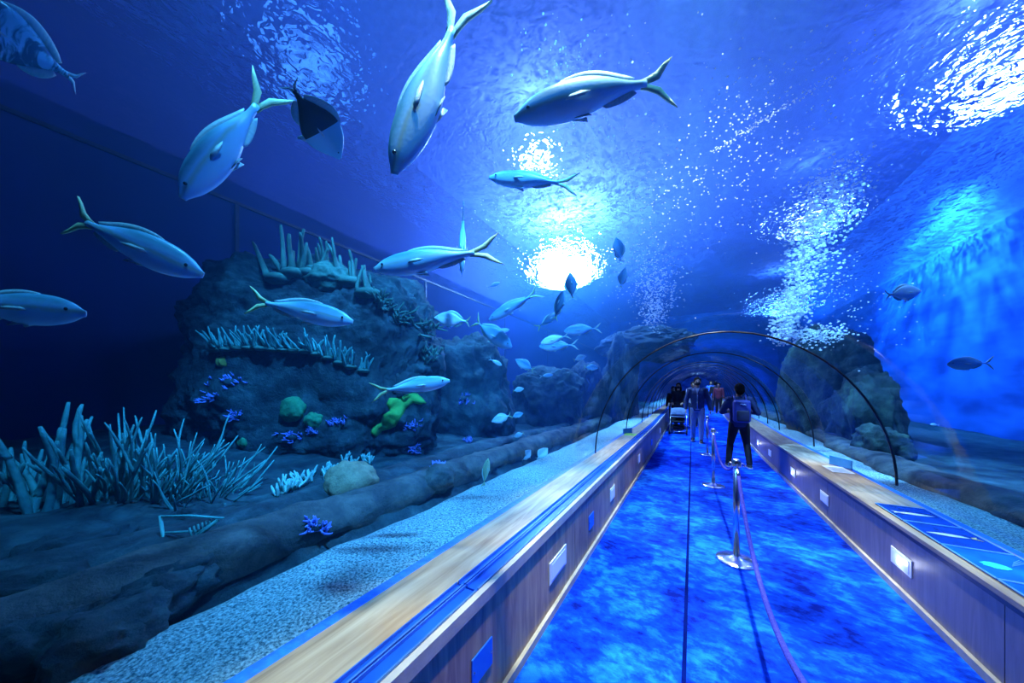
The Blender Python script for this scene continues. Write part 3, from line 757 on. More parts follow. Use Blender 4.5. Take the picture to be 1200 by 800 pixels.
def fish_parts(kind, bend=0., m=None, t=None):
    K = KINDS[kind]; fm = FM[m or K['m']]; ft = FM[t or K['t']]
    def B(x, y, z):
        # bend the spine sideways
        yy = y+bend*(x-.1)**2*(1 if x < .1 else .3)
        return Vector((x, yy, z))
    n = len(K['h']); parts = {}
    def H(a, arr):
        t_ = max(0, min(1, a))*(n-1); i = min(n-2, int(t_)); f = t_-i
        p0 = arr[max(0, i-1)]; p1 = arr[i]; p2 = arr[i+1]; p3 = arr[min(n-1, i+2)]
        return .5*((2*p1)+(-p0+p2)*f+(2*p0-5*p1+4*p2-p3)*f*f+(-p0+3*p1-3*p2+p3)*f**3)
    mb = MB(); S = 26; G = 16; vs = []; fs = []
    for i in range(S+1):
        a = i/S; a2 = 1-(1-a)**1.25; x = -.34+.84*a2; hu = H(a2, K['h']); hl = H(a2, K['l'])
        w = K['w']*math.sin(PI*min(1, (a2*.86+.09)))**.8*(1 if a2 < .9 else max(.1, (1-a2)/.1)**.5)
        w = min(w, max(hu, hl)*.95)
        for k in range(G):
            b = 2*PI*k/G; s = math.sin(b); c_ = math.cos(b)
            vs.append(B(x, w*math.copysign(abs(c_)**.9, c_), (hu if s > 0 else hl)*math.copysign(abs(s)**1.05, s)))
    for i in range(S):
        for k in range(G): k2 = (k+1) % G; fs.append((i*G+k, i*G+k2, (i+1)*G+k2, (i+1)*G+k))
    fs.append(tuple(range(G-1, -1, -1))); fs.append(tuple(S*G+k for k in range(G)))
    mb.add(vs, fs); parts['body'] = (mb, fm)
    def fin(name, pts, th=.008, off=0, m_=None):
        """a fin: outline in the fish's own mid plane, thick at the root, thin at the rim"""
        mb = MB(); k = len(pts)
        cx = sum(p[0] for p in pts)/k; cz = sum(p[1] for p in pts)/k
        A = [B(x, off+th*.25, z) for x, z in pts]; Bq = [B(x, off-th*.25, z) for x, z in pts]
        fs = [(i, (i+1) % k, k+(i+1) % k, k+i) for i in range(k)]
        mid = [B((x+cx)/2, off+th*.6, (z+cz)/2) for x, z in pts]; mid2 = [B((x+cx)/2, off-th*.6, (z+cz)/2) for x, z in pts]
        vs = A+Bq+mid+mid2+[B(cx, off+th*.7, cz), B(cx, off-th*.7, cz)]
        for i in range(k):
            j = (i+1) % k
            fs += [(i, 2*k+i, 2*k+j, j), (k+i, k+j, 3*k+j, 3*k+i), (2*k+i, 4*k, 2*k+j), (3*k+i, 3*k+j, 4*k+1)]
        mb.add(vs, fs); parts[name] = (mb, m_ or ft)
    def strip(name, A, Bl, th=.010, m_=None):
        """a fin between its thick root line A and its thin free edge Bl"""
        mb = parts[name][0] if name in parts else MB(); k = len(A); Cm = [((a[0]+b[0])/2, (a[1]+b[1])/2) for a, b in zip(A, Bl)]
        vs = []
        for ln, t_ in ((A, th), (Cm, th*.6), (Bl, th*.12)):
            vs += [B(x, t_/2, z) for x, z in ln]+[B(x, -t_/2, z) for x, z in ln]
        fs = []
        for i in range(k-1):
            for q in (0, 2*k): fs += [(q+i, q+i+1, q+2*k+i+1, q+2*k+i), (q+k+i+1, q+k+i, q+3*k+i, q+3*k+i+1)]
            fs += [(4*k+i, 4*k+i+1, 5*k+i+1, 5*k+i), (i+1, i, k+i, k+i+1)]
        for i in (0, k-1):
            for q in (0, 2*k): fs.append((q+i, q+k+i, q+3*k+i, q+2*k+i))
        mb.add(vs, fs); parts[name] = (mb, m_ or ft)
    fk = K['fork']; sp = K['span']; r = K['h'][0]
    for s in (1, -1):
        lead = [(-.30, s*r*1.05), (-.35, s*r*1.5), (-.36-fk*.28, s*sp*.42), (-.36-fk*.66, s*sp*.78), (-.36-fk, s*sp)]
        trail = [(-.30, 0), (-.36, 0), (-.36-fk*.42, s*sp*.16), (-.36-fk*.74, s*sp*.62), (-.36-fk*1.01, s*sp*.985)]
        strip('tail_fin', lead, trail, .014)
    dh = K['dorsal']
    def along(arr, sgn, x0, x1, hh, nn=12, sweep=.03):
        top = []; base = []
        for i in range(nn):
            x = x1+(x0-x1)*i/(nn-1); a = (x+.34)/.84
            z = H(a, arr)*.90
            e = math.sin(PI*min(1, (i+.4)/(nn-.4)))**.6*(1 if kind != 'spade' else .6+.8*(i/nn))
            base.append((x, sgn*z)); top.append((x-sweep, sgn*(z+.012+hh*e)))
        return base, top
    strip('dorsal_fin', *along(K['h'], 1, -.24, .22, dh), m_=FM['fin'])
    strip('anal_fin', *along(K['l'], -1, -.24, -.02, dh*.9), m_=FM['fin'])
    for s in (-1, 1):
        y = K['w']*.95
        mb = MB(); pp = [(.20, -.01), (.17, .006), (.11, .004), (.06, -.012), (.09, -.022), (.16, -.020)]
        vs1 = [B(x, s*(y*.95+(.20-x)*.22+.002), z) for x, z in pp]; vs2 = [B(x, s*(y*.95+(.20-x)*.22-.002), z) for x, z in pp]; k = len(pp)
        mb.add(vs1+vs2, [tuple(range(k)), tuple(range(2*k-1, k-1, -1))]+[(i, (i+1) % k, k+(i+1) % k, k+i) for i in range(k)])
        parts['pectoral_fin%d' % s] = (mb, FM['fin'])
    mb = MB(); hl = K['l'][5]*.95
    for s in (-1, 1):
        mb.slab([B(.16, s*.015, -hl), B(.06, s*.035, -hl-dh*.9), B(.07, s*.02, -hl)], (0, 1, 0), .006)
    parts['pelvic_fin'] = (mb, FM['fin'])
    for s in (-1, 1):
        mb = MB(); x = .415; a = (x+.34)/.84; z = H(a, K['h'])*.30
        mb.ball(B(x, s*(K['w']*.60 if kind != 'spade' else K['w']*.72), z), (.0105, .007, .0105), 10, 7); parts['eye%d' % s] = (mb, FM['iris'])
    return parts
PROTO = {}
NFISH = 0
def outside(p, y, mar=1.16):
    return ((p.x-CX)/AA)**2+((p.z-SPR-zf(y))/AB)**2 > mar**2 or p.z < SPR
def fish(head, tail, label, kind='snapper', L=.6, dz=0., bend=0., m=None, t=None, roll=0, name='fish', cat='fish', group=None, dfix=None, flip=False, face=False):
    """head / tail: pixels of the snout and of the tail tips' middle; dz: how much nearer the head is (in lengths)"""
    global NFISH
    pl = math.hypot(head[0]-tail[0], head[1]-tail[1])
    eff = math.sqrt(max(.05, 1-dz*dz))
    d = dfix or L*eff*F/pl
    for _ in range(60):
        h = at(head[0], head[1], d-dz*.5*L); q = at(tail[0], tail[1], d+dz*.5*L); mid = (h+q)/2
        if face:
            o0 = Vector((0, 0, EYE)); rr_ = (h-o0).length; q = o0+(q-o0).normalized()*(rr_+dz*L); mid = (h+q)/2
        if all(outside(z, z.y) for z in (h, q, mid)): break
        if dfix: break
        d *= 1.04; L *= 1.04
    L = (h-q).length
    ax = (h-q).normalized(); up = Vector((0, 0, 1))
    if abs(ax.z) > .93: up = -RIGHT
    side = up.cross(ax).normalized(); up = ax.cross(side)
    if face:
        vd = (mid-Vector((0, 0, EYE))).normalized(); side = (vd-ax*vd.dot(ax)).normalized(); up = ax.cross(side)
        if up.z < 0: side = -side; up = -up
    Mx = Matrix((ax, side, up)).transposed()
    if roll: Mx = Matrix.Rotation(R(roll), 3, ax) @ Mx
    key = (kind, round(bend, 2), m, t)
    full = .5+.36+KINDS[kind]['fork']
    o = empty(name)
    if key not in PROTO:
        P = []
        for nm, (mb, mm) in fish_parts(kind, bend, m, t).items():
            base = nm.rstrip('-1') if nm[-1] == '1' else nm
            P.append(mb.build(base, mm, o))
        PROTO[key] = P
    else:
        for s in PROTO[key]:
            c = s.copy(); c.parent = o; COL.objects.link(c)
    sc = L/full
    # snout at +.5, tail tips at -(.36+fork)
    ctr = h-ax*.5*sc
    o.matrix_world = Matrix.Translation(ctr) @ Mx.to_4x4() @ Matrix.Scale(sc, 4)
    tag(o, label, cat, group); NFISH += 1
    return o
S1 = 'slender fish with yellow tails'
fish((236, 322), (52, 240), 'slender pale blue fish with a wide forked tail swimming right before the dark left wall', L=.62, bend=.25, group=S1)
fish((101, 368), (-95, 352), 'large pale blue fish cut by the left frame edge, showing head and striped flank', L=.66, group=S1)
fish((214, 233), (322, 98), 'pale blue fish diving head down to the left with its tail raised, at upper left', L=.62, dz=.25, kind='snapper', group=S1)
fish((462, 204), (548, -8), 'long fish pointing steeply down from the top edge of the frame', L=.75, dz=.1, group=S1)
fish((603, 138), (806, 78), 'largest fish overhead with forked tail, just above the bright lamp glare', L=.75, bend=-.3, group=S1, roll=-15)
fish((573, 208), (678, 216), 'dark bluish fish swimming left under the largest overhead fish', L=.6, m='jack', group=S1, dz=-.1)
fish((438, 316), (588, 291), 'pale fish swimming left above the right shoulder of the reef', L=.66, group=S1)
fish((541, 322), (543, 242), 'thin upright fish seen edge-on behind the tail of the one above the reef', L=.5, dfix=2.6, roll=80, group=S1)
fish((413, 377), (280, 348), 'slender fish swimming right across the upper part of the mound', L=.62, bend=.2, group=S1)
fish((527, 446), (434, 460), 'small slender fish swimming right just above the lime green coral mat', L=.5, group=S1)
fish((573, 375), (634, 340), 'grey blue fish swimming down left beside the bright glare', L=.55, m='jack', group=S1)
fish((599, 407), (550, 372), 'fish with bright pale forked tail turning down right above the blue rocks', L=.55, dz=.4, kind='jack', t='tail', group=S1, bend=.4)
S2 = 'round and oval fish of the school'
fish((509, 372), (551, 377), 'small rounded silvery fish with yellow tail facing left over the rocks', 'oval', .34, m='silver', group=S2)
fish((399, 186), (338, 96), 'two-tone fish with black hind body and bright blue face at upper left', 'spade', .42, m='damsel', t='fin', group=S2, dz=-.1, roll=10, face=True)
fish((-85, -18), (95, 98), 'large deep-bodied mottled fish in the top left corner', 'spade', .85, group=S2, face=True)
fish((668, 319), (671, 352), 'oval fish silhouetted upright in the bright glare, upper of two', 'oval', .34, m='dusk', group=S2)
fish((660, 340), (650, 375), 'dark oval fish in front of the glare, lower of two', 'oval', .36, m='dusk', group=S2, dz=.3)
fish((655, 366), (628, 385), 'dark slender fish just under the glare', 'jack', .4, m='dusk', t='tail', group=S2)
fish((634, 402), (668, 392), 'small pale fish in the school under the glare facing left', 'jack', .34, m='silver', group=S2)
fish((661, 388), (705, 384), 'pale fish of the school swimming left, nearest the tunnel under the glare', 'jack', .45, m='jack', group=S2)
fish((665, 404), (640, 400), 'small silvery fish at the centre of the school', 'jack', .34, m='silver', group=S2)
fish((632, 406), (677, 404), 'long pale fish lowest in the school over the teal rock', 'jack', .5, m='jack', group=S2, bend=.3)
fish((604, 421), (626, 434), 'rounded blue fish facing left below the school', 'oval', .34, m='jack', group=S2)
fish((701, 431), (684, 430), 'small fish with pale yellow tail facing the tunnel wall', 'oval', .26, m='jack', group=S2)
fish((722, 278), (728, 308), 'faint oval fish upright right of the glare, upper one', 'oval', .34, m='jack', group=S2, face=True)
fish((733, 313), (727, 338), 'faint oval fish upright right of the glare, lower one', 'oval', .3, m='jack', group=S2, face=True)
fish((597, 386), (578, 390), 'tiny pale fish left of the school', 'jack', .24, m='silver', group=S2)
fish((576, 494), (599, 486), 'small pale striped fish facing left over the reef base', 'oval', .26, m='silver', group=S2)
fish((613, 484), (599, 489), 'small bluish fish facing right beside the pale striped one', 'oval', .24, m='jack', group=S2)
fish((614, 455), (601, 458), 'small curled pale fish low over the rocks', 'oval', .24, m='silver', group=S2)
fish((602, 512), (614, 507), 'tiny pale fish above the left kerb', 'oval', .2, m='silver', group=S2)
fish((588, 428), (573, 420), 'tiny pale fish over the blue rocks at the right end of the mound', 'jack', .26, m='silver', group=S2)
fish((586, 331), (571, 337), 'tiny pale fish left of the grey blue diving one', 'jack', .26, m='silver', group=S2)
fish((648, 439), (632, 441), 'faint fish over the teal rock below the school', 'jack', .3, m='jack', group=S2)
fish((687, 417), (672, 422), 'small pale fish right of the lowest long one in the school', 'oval', .26, m='silver', group=S2)
fish((622, 527), (611, 540), 'butterfly-shaped pale yellow fish resting over the gravel edge', 'spade', .24, m='silver', t='tail', group=S2, roll=20, face=True)
fish((642, 525), (629, 538), 'pale lilac flat fish beside the yellow one over the gravel edge', 'spade', .24, m='silver', group=S2, roll=-20, face=True)
fish((572, 537), (566, 572), 'golden fish standing upright, tail down over the left gravel', 'jack', .34, m='gold', t='tail', group=S2, roll=40)
fish((1080, 341), (1037, 346), 'pale ghostly fish at mid height outside the right tunnel wall', 'oval', .42, m='silver', group=S2)
fish((1117, 503), (1107, 502), 'tiny silvery fish low in the blue water on the right', 'jack', .16, m='silver', group=S2)
fish((1090, 497), (1101, 498), 'tiny fish left of and above the tiny silvery one on the right', 'jack', .16, m='silver', group=S2)
fish((1110, 427), (1165, 425), 'long thin pale fish in the blue water on the right', 'jack', .5, m='jack', group=S2)

# ------------------------------------------------------------------ bubbles
def bubbles(name, pts, label, seed, spread=.22):
    rs = random.Random(seed); mb = MB(); 
    for (a, b, n, sp, r) in pts:
        for i in range(n):
            t = rs.random(); p = a.lerp(b, t)+Vector((rs.gauss(0, 1), rs.gauss(0, 1), rs.gauss(0, 1)))*sp*(.6+.8*t)
            if not outside(p, p.y, 1.1) or p.z > WS-.12 or p.x > XR-.1: continue
            q = r*rs.uniform(.4, 1.3)
            mb.ball(p, (q*1.2, q*1.2, q*.8), 6, 4)
    return tag(mb.build(name, M['bubble']), label, 'bubbles', kind='stuff')
bubbles('bubble_plume', [(at(916, 394, 5.2), at(982, 205, 5.1), 2600, .15, .018), (at(905, 396, 5.3), at(985, 390, 5.1), 600, .07, .014), (at(960, 300, 5.2), at(1040, 395, 5), 160, .22, .010)],
        'tall white plume of air bubbles rising outside the right side of the tunnel', 5)
bubbles('bubble_plume', [(at(766, 378, 9), at(772, 315, 8.6), 800, .24, .017), (at(762, 352, 9), at(735, 250, 7.6), 500, .5, .015)],
        'short white plume of air bubbles left above the tunnel, beside the glare', 6)
bubbles('bubble_cloud', [(at(860, 105, 3.3), at(930, 170, 3.6), 260, .3, .008), (at(832, 180, 3.6), at(975, 90, 3.3), 170, .018, .006), (at(740, 240, 4.6), at(900, 180, 4.0), 420, .5, .009),
                        (at(640, 60, 3.1), at(720, 200, 4.2), 420, .32, .008), (at(990, 60, 3.2), at(1060, 90, 3.1), 70, .15, .008), (at(590, 250, 5.5), at(700, 240, 5.4), 600, .5, .010)],
        'scattered small air bubbles drifting overhead between the glare and the right side', 7)

# ------------------------------------------------------------------ rope barrier
def stanchion(x, y, label):
    t = empty('rope_post', (x, y, zf(y))); tag(t, label, 'post', 'steel rope posts along the middle of the carpet')
    mb = MB(); mb.lathe([(.0, 0.0), (.155, 0.0), (.16, .006), (.155, .014), (.10, .024), (.05, .034), (.028, .05), (.0, .05)], 40); mb.build('base', M['steel'], t)
    mb = MB(); mb.lathe([(.025, .05), (.025, .86), (.0, .861)], 24); mb.build('pole', M['steel'], t)
    mb = MB(); mb.lathe([(.0, .845), (.033, .845), (.036, .86), (.036, .895), (.028, .915), (.012, .925), (.0, .926)], 24); mb.build('head', M['steel'], t)
    for a in (0, PI/2, PI, 1.5*PI):
        mb = MB(); c = Vector((math.cos(a)*.045, math.sin(a)*.045, .868)); u = Vector((math.cos(a), math.sin(a), 0))
        mb.tube([c+u*.016*math.cos(k*PI/6)+Vector((0, 0, .016*math.sin(k*PI/6))) for k in range(13)], .004, 6); mb.build('ring', M['steel'], t)
    return t
P0 = (.34, .74); P1 = (.343, 3.466); P2 = (.288, 5.97); P3 = (.30, 8.7)
stanchion(*P1, 'steel rope post nearest the camera on a round base')
stanchion(*P2, 'steel rope post between the nearest post and the farthest one')
stanchion(*P3, 'farthest steel rope post beside the man in light jeans')
stanchion(*P0, 'steel rope post holding the near end of the violet rope')
def rope(a, b, sag, label):
    n = 30; A = Vector((a[0], a[1]+.06, .855+zf(a[1]))); Bp = Vector((b[0], b[1]-.06, .855+zf(b[1])))
    t = empty('barrier_rope', (A+Bp)/2); tag(t, label, 'rope', 'violet barrier ropes between the posts'); c = (A+Bp)/2
    pts = [A.lerp(Bp, i/n)-Vector((0, 0, sag*(1-(2*i/n-1)**2)))-c for i in range(n+1)]
    mb = MB(); mb.tube(pts[1:-1], .013, 10); mb.build('cord', M['rope'], t)
    for e, f in ((pts[0], pts[1]), (pts[-1], pts[-2])):
        mb = MB(); mb.tube([e, e.lerp(f, .45), f], [.007, .015, .015], 10); mb.build('end_clip', M['steel'], t)
rope(P0, P1, .45, 'violet rope sagging from the nearest post towards the camera')
rope(P1, P2, .24, 'violet rope between the nearest post and the next one')
rope(P2, P3, .22, 'violet rope between the two far posts')

# ------------------------------------------------------------------ boards and cards on the benches
def on_bench(name, x0, x1, y0, y1, z, m, label, cat, group=None, th=.01):
    t = empty(name, ((x0+x1)/2, (y0+y1)/2, z)); tag(t, label, cat, group)
    w = (x1-x0)/2; l = (y1-y0)/2
    mb = MB(); mb.box(-w, w, -l, l, 0, th); mb.build('board', m, t, smooth=False, bevel=.002); return t, w, l
def art(t, outline, m, name, z=.0122, s=1, off=(0, 0)):
    mb = MB(); mb.slab([(x*s+off[0], y*s+off[1], z) for x, y in outline], (0, 0, 1), .0016); return mb.build(name, m, t, smooth=False)
fo = [(0, .09), (.022, .05), (.028, .0), (.02, -.045), (.008, -.07), (.03, -.10), (.0, -.088), (-.03, -.10), (-.008, -.07), (-.02, -.045), (-.03, 0), (-.022, .05)]
pic = lambda n, a, b: mat(n, a, .25, vary=b, vscale=5, bmp=.02)
mp1 = pic('board_print_navy', (.004, .03, .22), (.006, .06, .40)); mp2 = pic('board_print_blue', (.005, .08, .45), (.01, .16, .7)); mp3 = pic('board_print_teal', (.006, .16, .60), (.01, .34, .8))
rim = mat('board_rim', (.10, .34, .75), .4, vary=(.14, .42, .85), bmp=.02)
pw = mat('print_white', (.65, .75, .85), .4, vary=(.75, .82, .9), bmp=.02); pyel = mat('print_yellow_fin', (.55, .45, .12), .4, vary=(.6, .5, .2), bmp=.02); pg = mat('print_green', (.02, .55, .30), .4, vary=(.05, .65, .25), bmp=.02)
G3 = 'fish picture boards on the right bench'
ys_ = [4.04, 3.61, 3.18, 2.74, 2.30, 1.86]
labs = ['navy picture board with a white fish, farthest of the boards on the right bench', 'blue picture board with a yellow and white fish on the right bench',
        'blue picture board with a round green creature on the right bench', 'plain blue picture board on the right bench, at the right frame edge', 'picture board nearest the camera on the right bench, past the frame edge']
for i in range(5):
    t, w, l = on_bench('picture_board', 1.41, 1.70, ys_[i+1]+.008, ys_[i]-.004, .526, [mp1, mp1, mp2, mp2, mp3][i], labs[i], 'board', G3)
    for s in (-1, 1):
        mb = MB(); mb.box(-w, w, s*l-.004, s*l+.004, .0105, .014); mb.build('rim', rim, t, smooth=False)
        mb = MB(); mb.box(s*w-.004, s*w+.004, -l, l, .0105, .014); mb.build('rim', rim, t, smooth=False)
    if i == 0: art(t, [(y*1.2, x*.9) for x, y in fo], pw, 'fish_picture')
    if i == 1: art(t, [(y*-1.2, x*.9) for x, y in fo[:4]+fo[8:]], pw, 'fish_picture', off=(-.01, 0)); art(t, [(y*-1.2, x*1.1) for x, y in fo[4:9]], pyel, 'fish_tail_picture', off=(.0, 0), z=.0124)
    if i == 2:
        art(t, [(.05*math.cos(a*PI/8)*(1+.12*math.sin(a*3)), .045*math.sin(a*PI/8)) for a in range(16)], pg, 'creature_picture', off=(-.05, -.02))
        for k in range(4): art(t, [(.03+k*.012, .02+k*.02), (.12, .10+k*.014), (.12, .103+k*.014), (.03+k*.012, .024+k*.02)], rim, 'line_picture')
t, w, l = on_bench('info_card', 1.50, 1.70, 5.33, 5.72, .526, M['white'], 'white information card lying on the right bench beyond the picture boards', 'card', th=.006)
for k in range(5): art(t, [(-.07, -.15+k*.06), (.07, -.15+k*.06), (.07, -.14+k*.06), (-.07, -.14+k*.06)], rim, 'text_line', z=.0075)
limem = mat('lime_card', (.35, .62, .05), .5, vary=(.42, .7, .08), bmp=.02)
t, w, l = on_bench('info_card', -1.21, -1.0, 6.62, 6.92, .621, limem, 'yellow green card lying on the left bench', 'card', th=.006)
for k in range(3): art(t, [(-.07, -.08+k*.06), (.07, -.08+k*.06), (.07, -.07+k*.06), (-.07, -.07+k*.06)], M['green_d'], 'text_line', z=.0075)
def upright_sign(x, y, z, w, h, rz, m, label):
    t = empty('sign', (x, y, z), rz); tag(t, label, 'sign')
    mb = MB(); mb.box(-w/2, w/2, -.006, .006, 0, h); mb.build('board', m, t, smooth=False, bevel=.002)
    mb = MB(); mb.box(-w/2-.004, w/2+.004, -.009, .009, -.008, .0); mb.build('foot', M['channel'], t, smooth=False)
lightblue = mat('light_blue_card', (.03, .30, .70), .4, vary=(.06, .38, .78), bmp=.02)
upright_sign(-1.19, 6.95, .63, .30, .10, R(65), lightblue, 'small light blue sign standing on the left bench edge before the yellow green card')
upright_sign(1.69, 5.75, .534, .34, .11, R(-70), lightblue, 'blue sign standing on the right bench edge behind the white card')

# ------------------------------------------------------------------ people
def skin(points, edges, radii, sub=2, root=0):
    me = bpy.data.meshes.new('t'); me.from_pydata([tuple(p) for p in points], edges, [])
    o = bpy.data.objects.new('t', me); COL.objects.link(o)
    o.modifiers.new('s', 'SKIN')
    for i, r in enumerate(radii):
        sv = me.skin_vertices[0].data[i]; sv.radius = (r, r) if isinstance(r, (int, float)) else r; sv.use_root = (i == root)
    if sub: o.modifiers.new('u', 'SUBSURF').levels = sub; o.modifiers['u'].render_levels = sub
    dg = bpy.context.evaluated_depsgraph_get(); ev = o.evaluated_get(dg); m2 = ev.to_mesh()
    vs = [v.co.copy() for v in m2.vertices]; fs = [tuple(p.vertices) for p in m2.polygons]; ev.to_mesh_clear()
    bpy.data.objects.remove(o); return vs, fs
def fuse(mb, voxel, name, m, parent):
    o = mb.build('t', m); o.modifiers.new('r', 'REMESH').mode = 'VOXEL'; o.modifiers['r'].voxel_size = voxel
    sm = o.modifiers.new('sm', 'SMOOTH'); sm.iterations = 2
    dg = bpy.context.evaluated_depsgraph_get(); me = bpy.data.meshes.new_from_object(o.evaluated_get(dg))
    bpy.data.objects.remove(o); me.name = name; me.shade_smooth()
    if not me.materials: me.materials.append(m)
    q = bpy.data.objects.new(name, me); COL.objects.link(q); q.parent = parent; return q
SKIN = mat('skin_tone', (.34, .19, .12), .55, vary=(.42, .25, .16), bmp=.1)
HAIR = mat('black_hair', (.004, .004, .005), .9, 0, .1, vary=(.010, .009, .010), vscale=30, bmp=.6, bscale=80, stretch=(4, 4, 1))
def cloth(n, c, c2=None, **k): return mat(n, c, .85, vary=c2 or tuple(min(1, x*1.4+.004) for x in c), vscale=k.get('s', 6), bmp=.5, bscale=22, bdist=.02)
def hand(mb, wrist, elbow, palm_dir, curl=.5, sc=1):
    """palm and five separate bent fingers"""
    w = Vector(wrist); f = (w-Vector(elbow)).normalized(); pn = Vector(palm_dir); pn = (pn-f*pn.dot(f)).normalized(); s = f.cross(pn)
    c = w+f*.05*sc
    Mx = Matrix((f, s, pn)).transposed()
    mb.ball(c, (.052*sc, .042*sc, .018*sc), 12, 8, Mx)
    for k, (off, ln) in enumerate(((-.030, .068), (-.010, .078), (.010, .073), (.029, .058))):
        p = w+f*.085*sc+s*off*sc; pts = [p]; d = f
        for j in range(3): d = (d+pn*curl*.8).normalized(); pts.append(pts[-1]+d*ln*sc/2.4*(1-.15*j))
        mb.tube(pts, [.0105*sc, .010*sc, .009*sc, .007*sc], 8)
    p = w+f*.03*sc-s*.034*sc; mb.tube([p, p-s*.028*sc+f*.022*sc, p-s*.034*sc+f*.052*sc+pn*.012], [.013*sc, .011*sc, .008*sc], 8)
def person(loc, rz, label, H=1.75, arms=None, legs=None, head=(0, 0), top=None, trousers=None, shoe=None, hair='short', lean=0, voxel=.011, bulk=1, palms=None):
    s = H/1.75; t = empty('person', (loc[0], loc[1], zf(loc[1])), rz); tag(t, label, 'person')
    V = lambda x, y, z: Vector((x*s, y*s, z*s))
    arms = arms or [((-.24, 0, 1.14), (-.26, .06, .90)), ((.24, 0, 1.14), (.26, .06, .90))]
    legs = legs or [((-.10, .02, .50), (-.11, 0, .09)), ((.10, .02, .50), (.11, 0, .09))]
    L = lean
    pel = V(0, 0, .94); sp = V(0, L*.3, 1.12); ch = V(0, L*.7, 1.32); nk = V(0, L, 1.49)
    sh = [V(-.175, L*.85, 1.43), V(.175, L*.85, 1.43)]
    hp = [V(-.085, 0, .90), V(.085, 0, .90)]
    hd, hpitch = head[0], head[1]
    # torso and legs cores
    pts = [pel, sp, ch, nk, nk+V(0, .01, .05)]; ed = [(0, 1), (1, 2), (2, 3), (3, 4)]; rd = [.10*s, .095*s, .105*s, .052*s, .05*s]
    rigs = []
    def limb(a, chain, rad):
        i = len(pts); pts.extend(chain); rd.extend(rad); ed.append((a, i)); ed.extend((i+k, i+k+1) for k in range(len(chain)-1)); return i
    for k in range(2):
        e, w = V(*arms[k][0]), V(*arms[k][1])
        limb(2, [sh[k], sh[k].lerp(e, .5), e, e.lerp(w, .5), w], [.05*s, .042*s, .035*s, .032*s, .024*s])
        kn, an = V(*legs[k][0]), V(*legs[k][1])
        limb(0, [hp[k], hp[k].lerp(kn, .5), kn, kn.lerp(an, .45), an], [.075*s, .068*s, .05*s, .045*s, .032*s])
    mb = MB(); mb.add(*skin(pts, ed, rd, 1))
    # feet inside the shoes
    for k in range(2):
        an = V(*legs[k][1]); mb.tube([an+V(0, -.03, -.03), an+V(0, .05, -.055), an+V(0, .13, -.06)], [.033*s, .03*s, .02*s], 10)
    for k in range(2):
        pd = palms[k] if palms else (0, -.0, -1) if abs(arms[k][1][1]-arms[k][0][1]) > .12 else ((1 if k == 0 else -1), 0, 0)
        hand(mb, V(*arms[k][1]), V(*arms[k][0]), pd, .5, s)
    # head turned about the neck
    hr = Matrix.Rotation(hd, 3, 'Z') @ Matrix.Rotation(-hpitch, 3, 'X'); hc = nk+V(0, .0, .04)
    def HP(x, y, z): return hc+hr @ V(x, y, z)
    mb.ball(HP(0, .010, .135), (.076*s, .093*s, .098*s), 20, 14, hr)   # skull
    mb.ball(HP(0, .035, .075), (.055*s, .062*s, .070*s), 16, 12, hr)   # jaw
    mb.tube([HP(0, -.01, -.06), HP(0, 0, .05)], [.052*s, .048*s], 14)
    mb.tube([HP(0, .098, .135), HP(0, .116, .098), HP(0, .098, .092)], [.009*s, .015*s, .010*s], 8)  # nose
    mb.ball(HP(0, .094, .062), (.026*s, .012*s, .011*s), 10, 6, hr)    # lips
    for x in (-1, 1): mb.ball(HP(x*.078, .0, .115), (.012*s, .02*s, .032*s), 10, 8, hr)
    fuse(mb, voxel*.8, 'body', SKIN, t)
    for x in (-1, 1):
        e = MB(); e.ball(HP(x*.031, .092, .122), (.013*s, .010*s, .009*s), 10, 8, hr); e.build('eye', FM['iris'], t)
    # hair
    h = MB(); h.ball(HP(0, -.008, .158), (.092*s, .104*s, .104*s), 18, 12, hr)
    h.ball(HP(0, -.045, .105), (.086*s, .078*s, .095*s), 16, 10, hr)
    if hair == 'long':
        for x in (-1, 1): h.tube([HP(x*.05, -.03, .15), HP(x*.082, -.01, .06), HP(x*.085, .01, -.06)], [.04*s, .04*s, .03*s], 10)
        h.ball(HP(0, -.07, 0), (.09*s, .045*s, .15*s), 16, 10, hr)
    fuse(h, voxel, 'hair', HAIR, t)
    # jacket
    j = MB(); b = bulk
    pts2 = [V(0, 0, .93), V(0, L*.3, 1.12), V(0, L*.7, 1.32), V(0, L*.95, 1.455)]; rd2 = [(.15*s*b, .115*s*b), (.15*s*b, .115*s*b), (.165*s*b, .125*s*b), (.075*s, .07*s)]
    for i in range(len(pts2)-1):
        pass
    prof = [(.86, .155, .115, 0), (.93, .165, .125, 0), (1.05, .158, .118, .2), (1.2, .17, .125, .5), (1.33, .185, .125, .75), (1.41, .175, .105, .9), (1.455, .115, .08, .95), (1.50, .065, .065, 1)]
    vs = []; fs = []; G = 22
    for z, rx, ry, l in prof:
        for k in range(G):
            a = 2*PI*k/G; vs.append(V(rx*b*math.cos(a), L*l+ry*b*math.sin(a), z))
    for i in range(len(prof)-1):
        for k in range(G): k2 = (k+1) % G; fs.append((i*G+k, i*G+k2, (i+1)*G+k2, (i+1)*G+k))
    fs.append(tuple(range(G-1, -1, -1))); fs.append(tuple((len(prof)-1)*G+k for k in range(G)))
    j.add(vs, fs)
